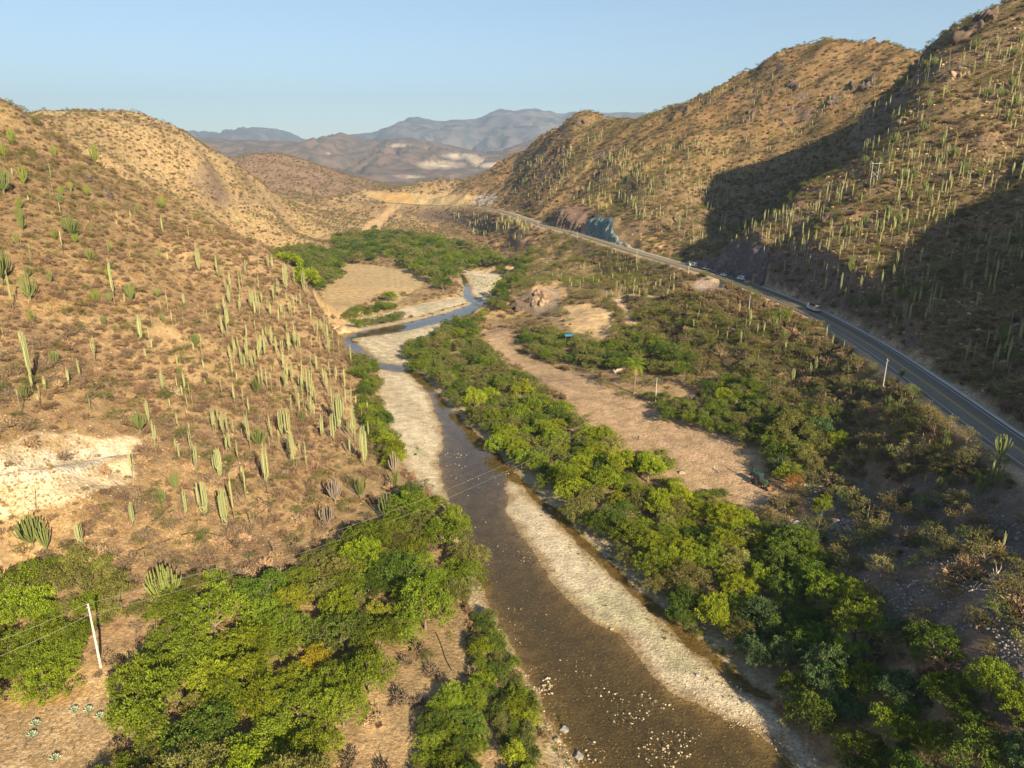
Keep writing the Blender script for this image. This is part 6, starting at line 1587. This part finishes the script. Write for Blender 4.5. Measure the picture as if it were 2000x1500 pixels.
def ground_path(pts, lift): 
    out = []
    for a, b in pts:
        p = ground_at(a, b)
        if p is not None: out.append((p[0], p[1], Hs(p[0], p[1]) + lift))
    P = catmull(np.array(out), 0.8); P[:, 2] = np.maximum(H(P[:, 0], P[:, 1]) + lift, P[:, 2] * 0 + H(P[:, 0], P[:, 1]) + lift); return P
hose = simple_mat('black_hose', (0.02,0.02,0.02), 0.5)
mb = MB(); mb.tube(ground_path([(262,1082),(300,1070),(350,1052),(395,1045),(435,1052),(458,1066)], .12), .10, 6); link('hose', mb.build('hose', hose), label='black irrigation hose curving over pale soil on the left slope', category='hose')
mb = MB(); mb.tube(ground_path([(851,1238),(862,1265),(870,1290),(882,1312)], .08), .07, 6); link('hose', mb.build('hose', hose), label='dark hose lying on the sandy clearing right of the thicket', category='hose')
deadwood = simple_mat('bleached_wood', (0.55,0.48,0.40), 0.8, var=0.2, scale=2)
def log(pts, r, label, lift=.15):
    P = ground_path(pts, lift); mb = MB(); mb.tube(P, np.linspace(r, r * .4, len(P)), 6)
    for k in range(4):
        i = int(len(P) * (0.3 + 0.15 * k)); i = min(i, len(P) - 1); d = np.array([G.normal(), G.normal(), abs(G.normal()) + .3]); d /= np.linalg.norm(d)
        mb.tube([P[i], P[i] + d * 0.9, P[i] + d * 1.8 + np.array([0, 0, -.2])], [r * .5, r * .35, r * .1], 4)
    link('fallen_branch', mb.build('fallen_branch', deadwood), label=label, category='dead branch')
log([(1932,1142),(1945,1127),(1958,1112)], .16, 'bleached forked branch lying on the shaded slope at right')
log([(1890,1160),(1905,1155),(1925,1157)], .12, 'thin bleached branch left of the forked one on the shaded slope')
log([(898,535),(930,538),(962,541)], .35, 'long dark trunk lying across the far gravel bar')
log([(320,764),(340,768),(360,778)], .14, 'pale fallen branch on the left hillside below a tall cactus')
log([(1392,917),(1408,928)], .14, 'pale log lying between the tractor and the thicket') 
mb = MB(); p = ground_at(8, 1165); p = np.array([p[0], p[1], Hs(p[0], p[1])])
mb.tube([p + [1.0, 0, -.3], p + [.3, 0, 1.6], p + [.2, .2, 3.0], p + [-.3, .4, 3.9], p + [-1.2, .5, 5.0]], [.22, .18, .16, .13, .05], 6); mb.tube([p + [.2, .2, 3.0], p + [.9, .2, 4.2], p + [1.2, .3, 5.1]], [.13, .1, .04], 6)
link('bare_tree', mb.build('bare_tree', simple_mat('orange_bark', (0.52,0.27,0.12), 0.8, var=.25, scale=2)), label='leafless forked trunk with peeling orange bark at the left edge', category='tree')
for px, py, hp, lab in [(284,1105,26,'wooden post left of the big candelabra cactus'),(341,1046,22,'wooden post above the black hose'),(490,1030,32,'wooden post right of the palest cactus clump'),(535,1085,32,'wooden post on bare soil above the thicket'),(425,1055,14,'short post standing at the bend of the black hose'),(270,1310,26,'grey split post at the corner of the tan field')]:
    p = ground_at(px, py); D = project(*p)[2]; h = hp * D / FPX
    mb = MB(); mb.tube([(0, 0, -.3), (.03, 0, h * .5), (0, .04, h)], [.11, .10, .08], 6); link('post', mb.build('post', bark_mat), None, (p[0], p[1], Hs(p[0], p[1])), label=lab, category='post')
